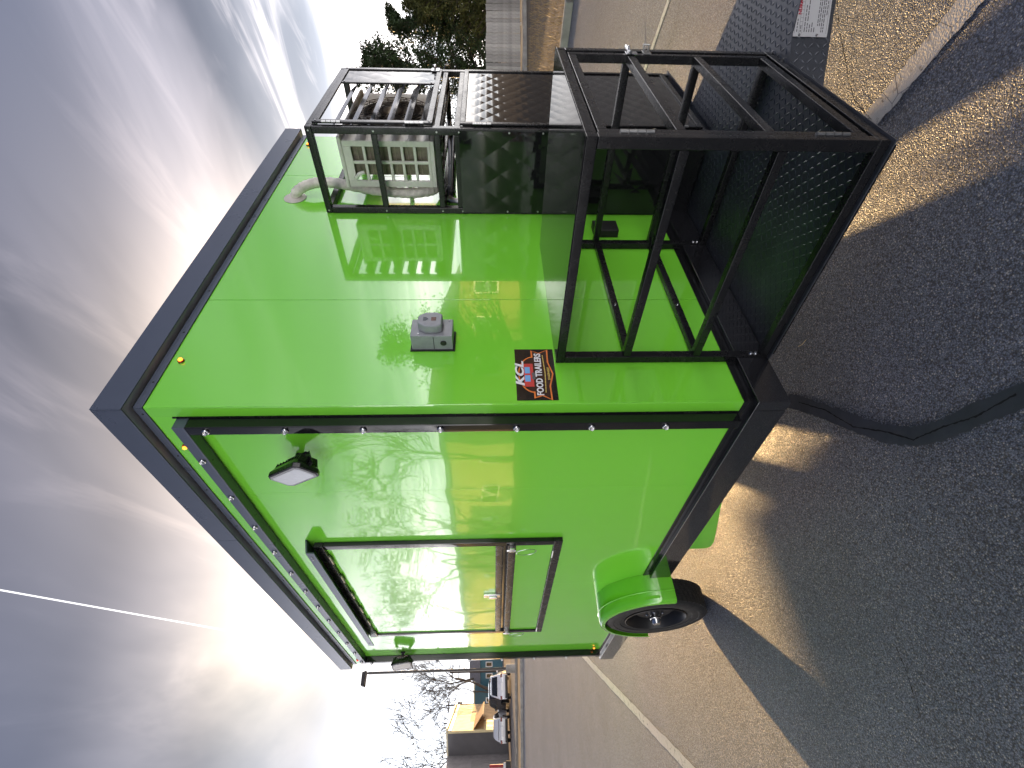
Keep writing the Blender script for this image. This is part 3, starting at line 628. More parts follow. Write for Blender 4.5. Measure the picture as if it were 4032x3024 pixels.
def quilt(org, a, b, n, w, h, ca, cb, hh, name, par, mat=BGLOSS):
    """sheet pressed into a lattice of shallow diamonds"""
    mb = MB(); mb.add([org, org+a*w, org+a*w+b*h, org+b*h, org-n*0.002, org+a*w-n*0.002, org+a*w+b*h-n*0.002, org+b*h-n*0.002], [(7, 6, 5, 4), (0, 1, 5, 4), (1, 2, 6, 5), (2, 3, 7, 6), (3, 0, 4, 7), (0, 3, 2, 1)])
    smooth_ids = set(); ni, nj = int(round(w/ca)), int(round(h/cb)); ca, cb = w/ni, h/nj
    def clampv(u, v): return (min(max(u, 0), w), min(max(v, 0), h))
    for i in range(-1, 2*ni+1):
        for j in range(-1, 2*nj+1):
            if (i+j) % 2: continue
            cu, cv = (i+1)*ca/2, (j+1)*cb/2
            q = [clampv(cu-ca/2, cv), clampv(cu, cv-cb/2), clampv(cu+ca/2, cv), clampv(cu, cv+cb/2)]
            c = clampv(cu, cv); inn = 0 < cu < w and 0 < cv < h
            e_ = org + a*c[0] + b*c[1] + n*(hh if inn else 0.0006)
            ps = [org + a*u + b*v + n*0.0006 for u, v in q]
            o_ = len(mb.v); mb.v += [tuple(p) for p in ps] + [tuple(e_)]
            for k in range(4):
                if (ps[k]-ps[(k+1) % 4]).length > 1e-5:
                    if inn: smooth_ids.add(len(mb.f))
                    mb.f.append((o_+k, o_+(k+1) % 4, o_+4))
    qo = mb.obj(name, mat, par)
    for p in qo.data.polygons: p.use_smooth = len(p.vertices) == 3 and p.index in smooth_ids
    return qo
X, Y, ZV = Vector((1, 0, 0)), Vector((0, 1, 0)), Vector((0, 0, 1))
quilt(Vector((ax0-0.001, ay1-0.012, az0+0.012)), -Y, ZV, -X, 0.43, 1.262, 0.143, 0.21, 0.0035, 'side_panel', RC)
quilt(Vector((ax1+0.001, ay0+0.012, az0+0.012)), Y, ZV, X, 0.43, 1.262, 0.143, 0.21, 0.0035, 'side_panel', RC)
# lower door
def doorframe(xa, xb, za, zb, y, t, nm):
    for xx in (xa, xb-t): MB().box(xx, xx+t, y-0.012, y-0.0005, za, zb).obj(nm+'_stile', BLACK, RC, bev=0.002)
    for zz in (za, zb-t): MB().box(xa+t+0.0003, xb-t-0.0003, y-0.012, y-0.0005, zz, zz+t).obj(nm+'_rail', BLACK, RC, bev=0.002)
doorframe(1.425, 2.285, 0.345, 1.575, ay0, 0.026, 'door')
quilt(Vector((1.4515, ay0-0.004, 0.372)), X, ZV, -Y, 0.807, 1.176, 0.115, 0.098, 0.0030, 'door_panel', RC)
# upper louvred door
doorframe(1.425, 2.285, 1.712, 2.300, ay0, 0.030, 'louvre_door')
MB().box(2.012, 2.034, ay0-0.0115, ay0-0.001, 1.7425, 2.2695).obj('louvre_door_stile', BLACK, RC, bev=0.002)
quilt(Vector((2.0345, ay0-0.005, 1.743)), X, ZV, -Y, 0.220, 0.526, 0.110, 0.175, 0.0035, 'door_panel', RC)
LOUV = plain('louvre_black', (0.02, 0.021, 0.024), 0.16, var=0.15, coat=0.4)
for k in range(6):
    zc = 2.195 - k*0.0875
    sl_ = MB().prism([(-0.044, -0.026), (-0.0425, -0.0275), (-0.006, 0.022), (-0.0075, 0.0235)], lambda u, v, d: (d, ay0+0.032+u, zc+v), 1.456, 2.0115); sl_.obj('louvre', LOUV, RC)
for zz in (2.205, 1.80, 1.466, 0.95, 0.47):
    hg = MB()
    for k in range(4): hg.tube([(1.424, ay0-0.012, zz-0.046+k*0.0235), (1.424, ay0-0.012, zz-0.025+k*0.0235)], 0.0065, 10)
    hg.obj('hinge', STEEL, RC, smooth=True)
for zz in (1.745, ):
    lt = MB(); lt.box(2.235, 2.28, ay0-0.018, ay0-0.0125, zz-0.02, zz+0.03); lt.tube([(2.225, ay0-0.024, zz+0.01), (2.31, ay0-0.024, zz+0.01)], 0.007, 10); lt.tube([(2.24, ay0-0.024, zz+0.01), (2.24, ay0-0.045, zz+0.015)], 0.0045, 8); lt.tube([(2.30, ay0-0.01, zz-0.045), (2.30, ay0-0.03, zz-0.05), (2.31, ay0-0.03, zz-0.075)], 0.004, 8); lt.obj('latch', CHROME, RC, bev=0.001)
rv = MB()
for zz in (2.315, 2.0, 1.69, 1.58, 1.33, 1.16): rv.lathe([(0.006, 0), (0.004, 0.004)], (ax0-0.0003, ay0+0.017, zz), (-1, 0, 0), 8); rv.lathe([(0.006, 0), (0.004, 0.004)], (ax0-0.0003, ay1-0.017, zz), (-1, 0, 0), 8)
for xx, zz in ((1.44, 2.285), (1.44, 1.727), (2.27, 2.285), (2.022, 2.255), (2.022, 1.76)): rv.lathe([(0.006, 0), (0.004, 0.003)], (xx, ay0-0.0125, zz), (0, -1, 0), 8)
rv.obj('bolt', STEEL, RC)
cp = MB(); cp.tube([(1.93, -0.03, 1.672), (1.52, -0.03, 1.655), (1.495, -0.03, 1.648), (1.478, -0.03, 1.63), (1.472, -0.03, 1.56)], 0.015, 12); cp.tube([(2.30, -0.05, 1.69), (1.93, -0.03, 1.672)], 0.017, 12); cp.tube([(2.3, -0.085, 1.665), (1.53, -0.062, 1.645)], 0.011, 10); cp.obj('conduit', plain('black_pipe', (0.014, 0.012, 0.014), 0.3), T, smooth=True)
cl = MB(); cl.tube([(1.512, -0.03, 1.657), (1.493, -0.03, 1.650), (1.478, -0.03, 1.632), (1.473, -0.03, 1.605)], 0.0195, 12); cl.lathe([(0.022, 0), (0.022, 0.012)], (1.4727, -0.03, 1.598), (0, 0, 1), 14); cl.obj('conduit_elbow', STEEL, T, smooth=True)
MB().tube([(1.62, -0.012, 1.63), (1.62, -0.05, 1.642), (1.62, -0.055, 1.672), (1.62, -0.012, 1.69)], 0.005, 8).obj('pipe_clip', GREYP, T)
# ---- wheels, fenders, axle
wy, wz = 2.075, 0.336
def wheel(xo, s):
    """xo: outer face; s: +1 when the outer face looks toward -x"""
    Wh = sub('wheel', T); ax = Vector((-s, 0, 0)); c = Vector((xo, wy, wz)); R = 0.336
    pf = [(0.19, -0.160), (0.225, -0.165), (0.285, -0.168), (0.318, -0.160), (0.332, -0.146), (0.335, -0.120), (R, -0.085), (0.335, -0.048), (0.332, -0.022), (0.320, -0.008), (0.300, -0.001), (0.284, 0.0), (0.281, -0.003), (0.262, -0.001), (0.240, -0.004), (0.237, -0.008), (0.215, -0.010), (0.203, -0.016), (0.196, -0.03)]
    MB().lathe(pf, c, ax, 72, close=False).obj('tyre', TYRE, Wh, smooth=True)
    tb_ = MB(); n = 56                      # tread blocks
    for i in range(n):
        for kk, (h0, h1) in enumerate(((-0.154, -0.122), (-0.116, -0.088), (-0.082, -0.054), (-0.048, -0.016))):
            a0_ = 2*PI*(i+(kk % 2)*0.45)/n; a1_ = a0_+2*PI/n*0.78; vs = []
            for rr_ in (0.330, 0.3405 if kk in (1, 2) else 0.3385):
                for h_, aa in ((h0, a0_), (h1, a0_+0.02), (h1, a1_+0.02), (h0, a1_)):
                    vs.append(c + ax*h_ + Vector((0, math.cos(aa), math.sin(aa)))*rr_)
            tb_.add(vs, [(4, 5, 6, 7), (0, 4, 7, 3), (1, 2, 6, 5), (0, 1, 5, 4), (3, 7, 6, 2)])
    tb_.obj('tread', TYRE, Wh)
    rim = MB().lathe([(0.205, -0.012), (0.206, -0.006), (0.200, -0.004), (0.192, -0.018), (0.186, -0.026), (0.178, -0.050), (0.170, -0.075)], c, ax, 48, close=False).obj('rim', RIM, Wh, smooth=True)
    dsk = MB(); n = 40                      # dished centre with openings
    rings = [(0.168, -0.076), (0.150, -0.070), (0.118, -0.052), (0.095, -0.045), (0.060, -0.050), (0.035, -0.050)]
    vs = []
    for r_, h_ in rings:
        for k in range(n): aa = 2*PI*k/n; vs.append(c + ax*h_ + Vector((0, math.cos(aa), math.sin(aa)))*r_)
    fs = []
    for i in range(len(rings)-1):
        for k in range(n):
            if i == 1 and k % 5 in (0, 1): continue
            k2 = (k+1) % n; fs.append((i*n+k, i*n+k2, (i+1)*n+k2, (i+1)*n+k))
    dsk.add(vs, fs); dsk.obj('rim_disc', RIM, Wh, smooth=True)
    MB().lathe([(0.20, -0.10), (0.20, -0.13)], c, ax, 32).obj('brake_drum', DARK, Wh)
    MB().lathe([(0.036, -0.052), (0.036, -0.010), (0.031, -0.006), (0.028, 0.018), (0.024, 0.024), (0.010, 0.027)], c, ax, 24).obj('hub_cap', CHROME, Wh, smooth=True)
    ln = MB()
    for k in range(5):
        aa = 2*PI*k/5+0.3; p = c + Vector((0, math.cos(aa), math.sin(aa)))*0.056; ln.lathe([(0.0085, -0.050), (0.0085, -0.034), (0.005, -0.029)], p, ax, 6)
    ln.obj('lug_nut', CHROME, Wh)
    return Wh
wheel(-0.174, 1); wheel(W_+0.06, -1)
def fender(xa, xb, nm):
    mb = MB(); n = 36; vs = []; fs = []
    out = xa if abs(xa) > abs(xb) or xa < 0 else xb
    prof = []
    for k in range(n+1):
        a = math.radians(-4 + 188*k/n); prof.append((math.cos(a), math.sin(a)))
    R = 0.382
    sgn = 1 if xb > xa else -1
    secs = [(xb, R), (xa+0.030*sgn, R), (xa+0.012*sgn, R-0.004), (xa+0.002*sgn, R-0.013), (xa, R-0.026), (xa, R-0.034), (xa+0.003*sgn, R-0.034), (xa+0.004*sgn, R-0.024), (xa+0.015*sgn, R-0.008), (xb, R-0.004)]
    for c_, s_ in prof:
        for x_, r_ in secs: vs.append((x_, wy - c_*r_, wz - 0.012 + s_*r_*1.02))
    m_ = len(secs)
    for k in range(n):
        for i in range(m_-1): fs.append((k*m_+i, k*m_+i+1, (k+1)*m_+i+1, (k+1)*m_+i))
    fs.append(tuple(range(m_))); fs.append(tuple(n*m_+i for i in range(m_-1, -1, -1)))
    mb.add(vs, fs); f = mb.obj(nm, GREENP, T, smooth=True)
    bd = MB(); bd.tube([(xa+0.075*sgn, wy - c_*(R+0.0005), wz-0.012+s_*(R+0.0005)*1.02) for c_, s_ in prof], 0.0035, 6); bd.obj('rib', GREENP, f, smooth=True)
fender(-0.182, -0.0005, 'fender'); fender(W_+0.182, W_+0.0005, 'fender')
MB().tube([(0.0, wy, wz), (W_, wy, wz)], 0.036, 14).obj('axle', DARK, T, smooth=True)
for xx in (0.12, W_-0.12): MB().box(xx-0.03, xx+0.03, 1.6, 2.5, 0.36, 0.394).obj('spring', DARK, T)
MB().prism([(0.60, 0.330), (1.388, 0.330), (1.392, 0.17), (1.380, 0.145), (1.355, 0.136), (1.298, 0.138), (0.98, 0.217), (0.72, 0.285)], lambda u, v, d: (d, u, v), 0.022, 0.026).obj('splash_guard', GREENP, T, bev=0.001)
MB().prism([(0.80, 0.330), (1.308, 0.330), (1.312, 0.17), (1.300, 0.145), (1.275, 0.136), (1.218, 0.138), (1.03, 0.235), (0.86, 0.30)], lambda u, v, d: (d, u, v), W_-0.026, W_-0.022).obj('splash_guard', GREENP, T, bev=0.001)

MB().box(2.0, 2.36, 2.30, 2.44, 0.10, 0.355).obj('light_block_box', DARK, T, bev=0.01); MB().box(2.19, 2.31, 3.04, 3.20, 0.06, 0.394).obj('light_block_post', DARK, T, bev=0.01)  # two added unseen boxes that block low sun passing under the trailer
# ================================================================== condenser unit on its shelf
AC = thing('air_conditioner', 'cream split air conditioner condenser standing in the black rack', 'condenser', (1.47, -0.36, 1.7055))
def A(x, y, z): return (x-1.47, y+0.36, z-1.7055)
def abox(mb, x0, x1, y0, y1, z0, z1): a = A(x0, y0, z0); b = A(x1, y1, z1); return mb.box(a[0], b[0], a[1], b[1], a[2], b[2])
cx0, cx1, cy0, cy1, cz0, cz1 = 1.47, 2.18, -0.36, -0.115, 1.730, 2.212
abox(MB(), cx0-0.006, cx1+0.006, cy0-0.02, cy1+0.004, cz1-0.02, cz1).obj('top_cover', CREAM, AC, bev=0.006)
abox(MB(), cx0, cx1, cy0, cy1, cz0-0.012, cz0+0.010).obj('base_pan', CREAM, AC, bev=0.003)
for xx in (cx0+0.1, cx1-0.16): abox(MB(), xx, xx+0.05, cy0+0.02, cy1-0.02, 1.7056, 1.7176).obj('foot', DARK, AC)
sg = MB()
ys = [-0.352, -0.330, -0.256, -0.240, -0.150, -0.1155]; nz = 6; zlo, zhi = 1.755, 2.150; ph = (zhi-zlo)/nz
abox(sg, cx0, cx0+0.012, cy0, ys[1], cz0+0.0105, cz1-0.0205); abox(sg, cx0, cx0+0.012, ys[4], cy1, cz0+0.0105, cz1-0.0205); abox(sg, cx0, cx0+0.012, ys[2], ys[3], zlo, zhi)
abox(sg, cx0+0.0002, cx0+0.0118, ys[1], ys[4], zhi, cz1-0.0205); abox(sg, cx0+0.0002, cx0+0.0118, ys[1], ys[4], cz0+0.0105, zlo)
for k in range(1, nz): 
    zz = zlo+k*ph; abox(sg, cx0+0.0004, cx0+0.0114, ys[1], ys[2], zz-0.0075, zz+0.0075); abox(sg, cx0+0.0004, cx0+0.0114, ys[3], ys[4], zz-0.0075, zz+0.0075)
sg.obj('side_grille', CREAM, AC, bev=0.002)
abox(MB(), cx0+0.03, cx0+0.05, cy0+0.02, cy1-0.055, cz0+0.012, cz1-0.03).obj('side_coil', COIL, AC)
fnn = MB()
for k in range(13): abox(fnn, cx0+0.024, cx0+0.0295, cy0+0.022, cy1-0.057, cz0+0.03+k*0.033, cz0+0.0325+k*0.033)
fnn.obj('coil_tube', plain('coil_tube_tan', (0.30, 0.26, 0.20), 0.5), AC)
hd = MB(); hd.tube([A(cx0-0.002, -0.170, 2.150), A(cx0-0.016, -0.175, 2.142), A(cx0-0.018, -0.195, 2.128), A(cx0-0.010, -0.200, 2.10)], 0.010, 10); hd.obj('handle', CREAM, AC, smooth=True)
abox(MB(), cx0+0.012, cx1, cy0-0.0, cy0+0.01, cz0+0.011, cz1-0.021).obj('front_panel', CREAM, AC, bev=0.003)
fc = Vector(A(1.80, cy0-0.006, 1.965))
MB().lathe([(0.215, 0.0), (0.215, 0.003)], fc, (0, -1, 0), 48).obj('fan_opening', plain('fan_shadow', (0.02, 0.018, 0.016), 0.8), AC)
bl = MB()
for k in range(4):
    a = k*PI/2+0.4; q = []
    for r_, tw in ((0.05, 0.3), (0.12, 0.25), (0.19, 0.35)): 
        for d_ in (-tw, tw): q.append(fc + Vector((math.cos(a+d_)*r_, -0.005 - (0.010 if d_ > 0 else 0.0), math.sin(a+d_)*r_)))
    bl.add(q, [(0, 1, 3, 2), (2, 3, 5, 4)])
bl.obj('fan_blade', FAN, AC)
fg = MB()
for r_ in (0.06, 0.085, 0.11, 0.135, 0.16, 0.185, 0.21):
    n = 40; fg.tube([fc + Vector((math.cos(2*PI*k/n)*r_, -0.026, math.sin(2*PI*k/n)*r_)) for k in range(n+1)], 0.0022, 5, caps=False)
for k in range(24):
    a = 2*PI*k/24; fg.tube([fc + Vector((math.cos(a)*0.05, -0.027, math.sin(a)*0.05)), fc + Vector((math.cos(a)*0.213, -0.024, math.sin(a)*0.213)), fc + Vector((math.cos(a)*0.218, -0.004, math.sin(a)*0.218))], 0.0022, 5)
fg.obj('fan_grille', plain('grille_taupe', (0.20, 0.165, 0.13), 0.5), AC)
MB().lathe([(0.055, 0.024), (0.05, 0.030), (0.02, 0.032)], fc, (0, -1, 0), 24).obj('badge', plain('badge_tan', (0.33, 0.26, 0.18), 0.4), AC, smooth=True)
hs = [(1.56, -0.006, 2.548), (1.558, -0.040, 2.525), (1.575, -0.066, 2.475), (1.600, -0.074, 2.41), (1.600, -0.074, 2.34), (1.575, -0.072, 2.23), (1.535, -0.066, 2.09), (1.512, -0.064, 1.95), (1.508, -0.064, 1.86), (1.525, -0.066, 1.775), (1.565, -0.068, 1.735), (1.65, -0.07, 1.715)]
def spline(ps, k=8):
    ps = [Vector(p) for p in ps]; o = []
    for i in range(len(ps)-1):
        a, b, c, d = ps[max(i-1, 0)], ps[i], ps[i+1], ps[min(i+2, len(ps)-1)]
        for j in range(k):
            t_ = j/k; o.append(0.5*((2*b) + (c-a)*t_ + (2*a-5*b+4*c-d)*t_*t_ + (3*b-a-3*c+d)*t_**3))
    return o + [ps[-1]]
sp = spline(hs, 10); rnd = random.Random(3)
MB().tube([A(*p) for p in sp], [0.027 + (0.0022 if i % 4 < 2 else 0.0) + rnd.uniform(-.001, .001) for i in range(len(sp))], 16).obj('line_hose', HOSE, AC, smooth=True)
MB().lathe([(0.062, 0.0), (0.062, 0.003), (0.050, 0.008), (0.034, 0.012)], A(1.56, -0.0008, 2.548), (0, -1, 0), 32).obj('wall_flange', plain('flange_cream', (0.62, 0.58, 0.52), 0.5), AC, smooth=True)

# ================================================================== background, right: fence, trees, grass
FN = thing('wooden_fence', 'grey weathered privacy fence behind the dry grass strip', 'fence', (20.6, 4.45, 0))
fd = Vector((0.741, -0.671, 0)); fnr = Vector((-0.671, -0.741, 0)); rnd = random.Random(5)
me_p = MB().box(-0.066, 0.066, -0.009, 0.009, 0.0, 1.0).mesh('picket'); me_p.materials.append(WOOD)
for k in range(-22, 62):
    p = fd*(k*0.142); o = bpy.data.objects.new('picket', me_p); C.objects.link(o); o.parent = FN
    o.location = (p.x+fnr.x*rnd.uniform(0.0, 0.012), p.y+fnr.y*rnd.uniform(0.0, 0.012), 0.17); o.rotation_euler = (rnd.uniform(-.006, .006), rnd.uniform(-.01, .01), math.atan2(fd.y, fd.x)+rnd.uniform(-.05, .05)); o.scale = (1, 1, 1.33+rnd.uniform(-0.02, 0.02))
for zz in (0.45, 1.2):
    a = fd*-3.2 - fnr*0.04; b = fd*8.8 - fnr*0.04; MB().beam((a.x, a.y, zz), (b.x, b.y, zz), 0.04, 0.09).obj('rail', WOOD, FN)
for k in range(5):
    a = fd*(-3+k*2.4) - fnr*0.1; MB().box(a.x-0.045, a.x+0.045, a.y-0.045, a.y+0.045, -0.05, 1.45).obj('post', WOOD, FN)
a = fd*-3.2 + fnr*0.25; b = fd*8.8 + fnr*0.25
fw = MB().beam((20.6+a.x, 4.45+a.y, 0.045), (20.6+b.x, 4.45+b.y, 0.045), 0.9, 0.15).obj('concrete_footing', CONC, bev=0.02, label='pale concrete footing strip along the bottom of the wooden fence', category='footing')
gr = MB(); rnd = random.Random(9)
for k in range(9000):
    x = rnd.uniform(9.4, 19.0); y = rnd.uniform(-3, 7.5)
    if (Vector((x, y, 0))-Vector((20.6, 4.45, 0))).dot(fnr) < 0.8 or x < 9.35+max(0, (y-1.2)*0.26): continue
    h = rnd.uniform(0.03, 0.11); a = rnd.uniform(0, PI); w = rnd.uniform(0.004, 0.009); lx, ly = rnd.uniform(-.06, .06), rnd.uniform(-.06, .06)
    c, s = math.cos(a)*w, math.sin(a)*w; gr.add([(x-c, y-s, -0.03), (x+c, y+s, -0.03), (x+lx, y+ly, h)], [(0, 1, 2)])
struct(gr.obj('dry_grass', STRAW), 'stuff')
def evergreen(name, label, loc, h, rad, seed, n=26000, mat=LEAF, group=None, lean=0.0, zlo=0.5):
    rnd = random.Random(seed); Tt = thing(name, label, 'tree', loc, 0, group)
    trunk = MB().tube([(0, 0, -0.05), (0.05, 0.02, h*0.3), (lean*0.5, 0.05, h*0.6), (lean, 0, h*0.93)], [h*0.032, h*0.026, h*0.016, 0.012], 10)
    boughs = []
    for k in range(190):
        z = zlo + (h*0.96-zlo)*rnd.random()**0.9; f = 1-(z-zlo)/(h-zlo); a = rnd.uniform(0, 2*PI)
        ln = rad*(0.18+0.95*f**0.75)*rnd.uniform(0.5, 1.3)
        b0 = Vector((lean*z/h, 0, z)); d = Vector((math.cos(a), math.sin(a), rnd.uniform(0.15, 0.75))).normalized()
        b1 = b0 + d*ln; boughs.append((b0, b1)); trunk.tube([b0, b0.lerp(b1, 0.5)+Vector((0, 0, -.04*ln)), b1], [0.02+0.012*ln, 0.012+0.005*ln, 0.004], 5)
    trunk.obj('trunk', BARK, Tt, smooth=True)
    cr = MB(); V = cr.v; F = cr.f
    for k in range(n):
        b0, b1 = boughs[rnd.randrange(len(boughs))]; t_ = rnd.random()**0.6; p = b0.lerp(b1, t_)
        sp_ = 0.055+0.045*(b1-b0).length
        p = p + Vector((rnd.gauss(0, sp_), rnd.gauss(0, sp_), rnd.gauss(0, sp_*0.8)+0.05))
        s = rnd.uniform(0.035, 0.085); d = Vector((rnd.gauss(0, 1), rnd.gauss(0, 1), rnd.gauss(0.4, 1))).normalized()*s; e_ = d.cross(Vector((rnd.gauss(0, 1), rnd.gauss(0, 1), rnd.gauss(0, 1)))).normalized()*s*0.42
        o_ = len(V); V += [tuple(p-d), tuple(p+e_), tuple(p+d*1.1), tuple(p-e_)]; F.append((o_, o_+1, o_+2, o_+3))
    me = bpy.data.meshes.new('crown'); me.from_pydata(V, [], F); me.materials.append(mat); o = bpy.data.objects.new('crown', me); C.objects.link(o); o.parent = Tt
    return Tt
evergreen('evergreen_tree', 'tall dark evergreen behind the fence, nearest the condenser rack', (26.5, 6.2, 0), 8.0, 2.3, 21, 34000)
evergreen('evergreen_tree', 'dark evergreen with feathery top in the middle behind the fence', (28.2, 4.6, 0), 6.4, 1.8, 22, 26000)
evergreen('evergreen_tree', 'broad low olive green evergreen behind the fence at the picture edge', (27.6, 3.4, 0), 5.2, 2.2, 23, 30000, LEAFB)
evergreen('evergreen_tree', 'dark evergreen seen through the gap in the condenser rack', (24.6, 9.4, 0), 6.4, 2.2, 24, 18000)
def bare_tree(name, label, loc, h, seed, spread=0.55, depth=6, mat=BARK, group=None, rz=0, rmin=0.028):
    rnd = random.Random(seed); Tt = thing(name, label, 'tree', loc, rz, group); trunk = MB(); twig = MB()
    def grow(p, d, ln, r, lv):
        n = 3; pts = [p]; rs = [r]; q = p.copy(); dd = d.copy()
        for i in range(n):
            dd = (dd + Vector((rnd.gauss(0, .13), rnd.gauss(0, .13), rnd.gauss(0.03, .08)))).normalized(); q = q + dd*ln/n; pts.append(q.copy()); rs.append(r*(1-0.38*(i+1)/n))
        (trunk if lv < 2 else twig).tube(pts, rs, 8 if lv < 2 else (5 if lv < 4 else 3), caps=False)
        if lv >= depth: return
        k = 3 if lv < 2 else rnd.choice((2, 3, 3))
        for j in range(k):
            a = Vector((rnd.gauss(0, 1), rnd.gauss(0, 1), rnd.gauss(0.0, .5))); a = (a - dd*a.dot(dd)).normalized()
            nd = (dd*math.cos(spread*rnd.uniform(.6, 1.3)) + a*math.sin(spread*rnd.uniform(.6, 1.3))).normalized(); nd = (nd + Vector((0, 0, 0.10))).normalized()
            b = pts[-1] if j < 2 else pts[rnd.choice((1, 2))]
            grow(b.copy(), nd, ln*rnd.uniform(.62, .86), max(rs[-1]*rnd.uniform(.55, .8), rmin), lv+1)
    grow(Vector((0, 0, -0.1)), Vector((0, 0, 1)), h*0.30, h*0.020, 0)
    trunk.obj('trunk', mat, Tt, smooth=True); twig.obj('twigs', mat, Tt)
    return Tt
# ================================================================== background, left: road, cars, buildings
bare_tree('bare_tree', 'bare rounded tree rising behind the tall tan building', (9.2, 78.6, 0), 15.0, 35, 0.60, 7, rmin=0.032)
bare_tree('bare_tree', 'bare tree standing between the tan building and the teal house', (11.6, 71.0, 0), 12.5, 32, 0.55, 7, rmin=0.02)
bare_tree('bare_tree', 'bare thin tree far behind the parking lot lamp', (16.7, 84.3, 0), 15.0, 33, 0.5, 6, rmin=0.022)
SIDB = plain('brown_siding', (0.42, 0.28, 0.15), 0.8, var=0.25, vscale=1.2); TANW = plain('tan_wall', (0.62, 0.52, 0.30), 0.8, var=0.08, vscale=0.6); GREYW = plain('grey_wall', (0.16, 0.155, 0.16), 0.85, var=0.12, vscale=0.7); WINGW = plain('grey_siding', (0.30, 0.28, 0.28), 0.8, var=0.2, vscale=1.5); TRIMW = plain('cream_trim', (0.70, 0.62, 0.42), 0.6); MAROON = plain('maroon', (0.22, 0.02, 0.03), 0.6)
BD = thing('tan_building', 'tall tan building with grey end wall and brown siding across the road', 'building', (6.1, 57.5, 0))
def bl_(P): return Vector((P[0]-6.1, P[1]-57.5, 0))
c0, c1, d0, w1 = bl_((6.1, 57.5)), bl_((10.5, 71.4)), bl_((4.36, 59.9)), bl_((1.9, 55.2))
def wall(name, a, b, z0, z1, mat, par, t=0.2, z1b=None, inw=None):
    n = Vector((-(b-a).y, (b-a).x, 0)).normalized(); 
    if inw is not None and n.dot(inw) < 0: n = -n
    zb = z1 if z1b is None else z1b; mb = MB()
    mb.add([a+ZV*z0, b+ZV*z0, b+ZV*zb, a+ZV*z1, a+n*t+ZV*z0, b+n*t+ZV*z0, b+n*t+ZV*zb, a+n*t+ZV*z1], [(0, 1, 2, 3), (7, 6, 5, 4), (0, 4, 5, 1), (1, 5, 6, 2), (2, 6, 7, 3), (3, 7, 4, 0)])
    return mb.obj(name, mat, par)
inw = (d0-c0).normalized()+(c1-c0).normalized()
fd_ = (c1-c0).normalized(); fn_ = Vector((fd_.y, -fd_.x, 0))
if fn_.dot(inw) > 0: fn_ = -fn_
wall('wall', c0, c1, 0, 5.9, TANW, BD, inw=inw); wall('end_wall', c0+(d0-c0).normalized()*0.21, d0, 0, 5.95, GREYW, BD, inw=inw)
wall('wing_wall', d0, w1, 0, 6.0, WINGW, BD, inw=Vector((0, 1, 0)))
wall('rear_wall', c1, c1+(d0-c0), 0, 5.9, GREYW, BD, inw=-fd_); wall('rear_wall', d0, d0+(c1-c0), 0, 5.9, GREYW, BD, inw=-inw)
rf = MB(); q = [c0-inw*0.0+fn_*0.25, c1+fn_*0.25, c1+(d0-c0), d0]; rf.add([p+ZV*5.96 for p in q]+[p+ZV*6.12 for p in q], [(0, 1, 2, 3), (7, 6, 5, 4), (0, 4, 5, 1), (1, 5, 6, 2), (2, 6, 7, 3), (3, 7, 4, 0)]); rf.obj('roof', TRIMW, BD)
L12 = (c1-c0).length
for k in range(22):
    a = c0+fd_*(L12*0.30+k*L12*0.70/22)+fn_*0.03; b = a+fd_*(L12*0.70/22-0.05); wall('siding_board', a, b, 1.0, 3.9, SIDB, BD, 0.06, inw=-fn_)
wall('fascia_band', c0+fn_*0.05, c1+fn_*0.05, 5.55, 5.9, TRIMW, BD, 0.06, inw=-fn_)
aw = MB(); a = c0+fd_*0.3; b = c0+fd_*7.5
aw.add([a+ZV*3.45, b+ZV*3.45, b+fn_*1.3+ZV*2.5, a+fn_*1.3+ZV*2.5, a+ZV*3.38, b+ZV*3.38, b+fn_*1.3+ZV*2.42, a+fn_*1.3+ZV*2.42], [(0, 1, 2, 3), (7, 6, 5, 4), (0, 4, 5, 1), (1, 5, 6, 2), (2, 6, 7, 3), (3, 7, 4, 0)]); aw.obj('awning', plain('awning_brown', (0.25, 0.15, 0.08), 0.8), BD)
for k in range(3): a = c0+fd_*(1.2+k*2.6)+fn_*0.02; wall('door', a, a+fd_*1.0, 0.02, 2.1, MAROON if k != 1 else TRIMW, BD, 0.05, inw=-fn_)
dn = (w1-d0).normalized(); wn_ = Vector((dn.y, -dn.x, 0)); wn_ = wn_ if wn_.y < 0 else -wn_
for k in range(14): a = d0+dn*(1.2+k*0.26)+wn_*0.03; wall('door_board', a, a+dn*0.23, 0.02, 3.6, plain('grey_door', (0.25, 0.235, 0.23), 0.8), BD, 0.05, inw=-wn_)
TH = thing('teal_house', 'teal blue house with grey shingle roof beyond the parked cars', 'house', (15.0, 82.0, 0), math.radians(-42))
TEAL = plain('teal_boards', (0.055, 0.15, 0.20), 0.7, var=0.1, vscale=2); SHIN = plain('grey_shingle', (0.23, 0.22, 0.23), 0.9, var=0.2, vscale=4)
MB().box(-0.6, 7.5, 0, 5, 0, 3.3).obj('wall', TEAL, TH); MB().prism([(-0.3, 3.3), (5.3, 3.3), (2.5, 5.0)], lambda u, v, d: (d, u, v), -0.9, 7.8).obj('roof', SHIN, TH)
MB().box(-3.2, -0.65, -1.2, 4, 0, 4.1).obj('wall', plain('teal_dark', (0.045, 0.11, 0.14), 0.7), TH); MB().box(-3.35, -0.62, -1.35, 4.1, 4.1, 4.3).obj('roof', TRIMW, TH)
for xx, yy in ((-2.3, -1.2), (0.5, 0.0), (2.2, 0.0), (4.5, 0.0)):
    f = MB().box(xx, xx+0.75, yy-0.04, yy-0.001, 1.5, 2.5).obj('window', WHITEP, TH); MB().box(xx+0.12, xx+0.63, yy-0.055, yy-0.041, 1.62, 2.38).obj('pane', plain('dark_pane', (0.03, 0.035, 0.04), 0.08), f)
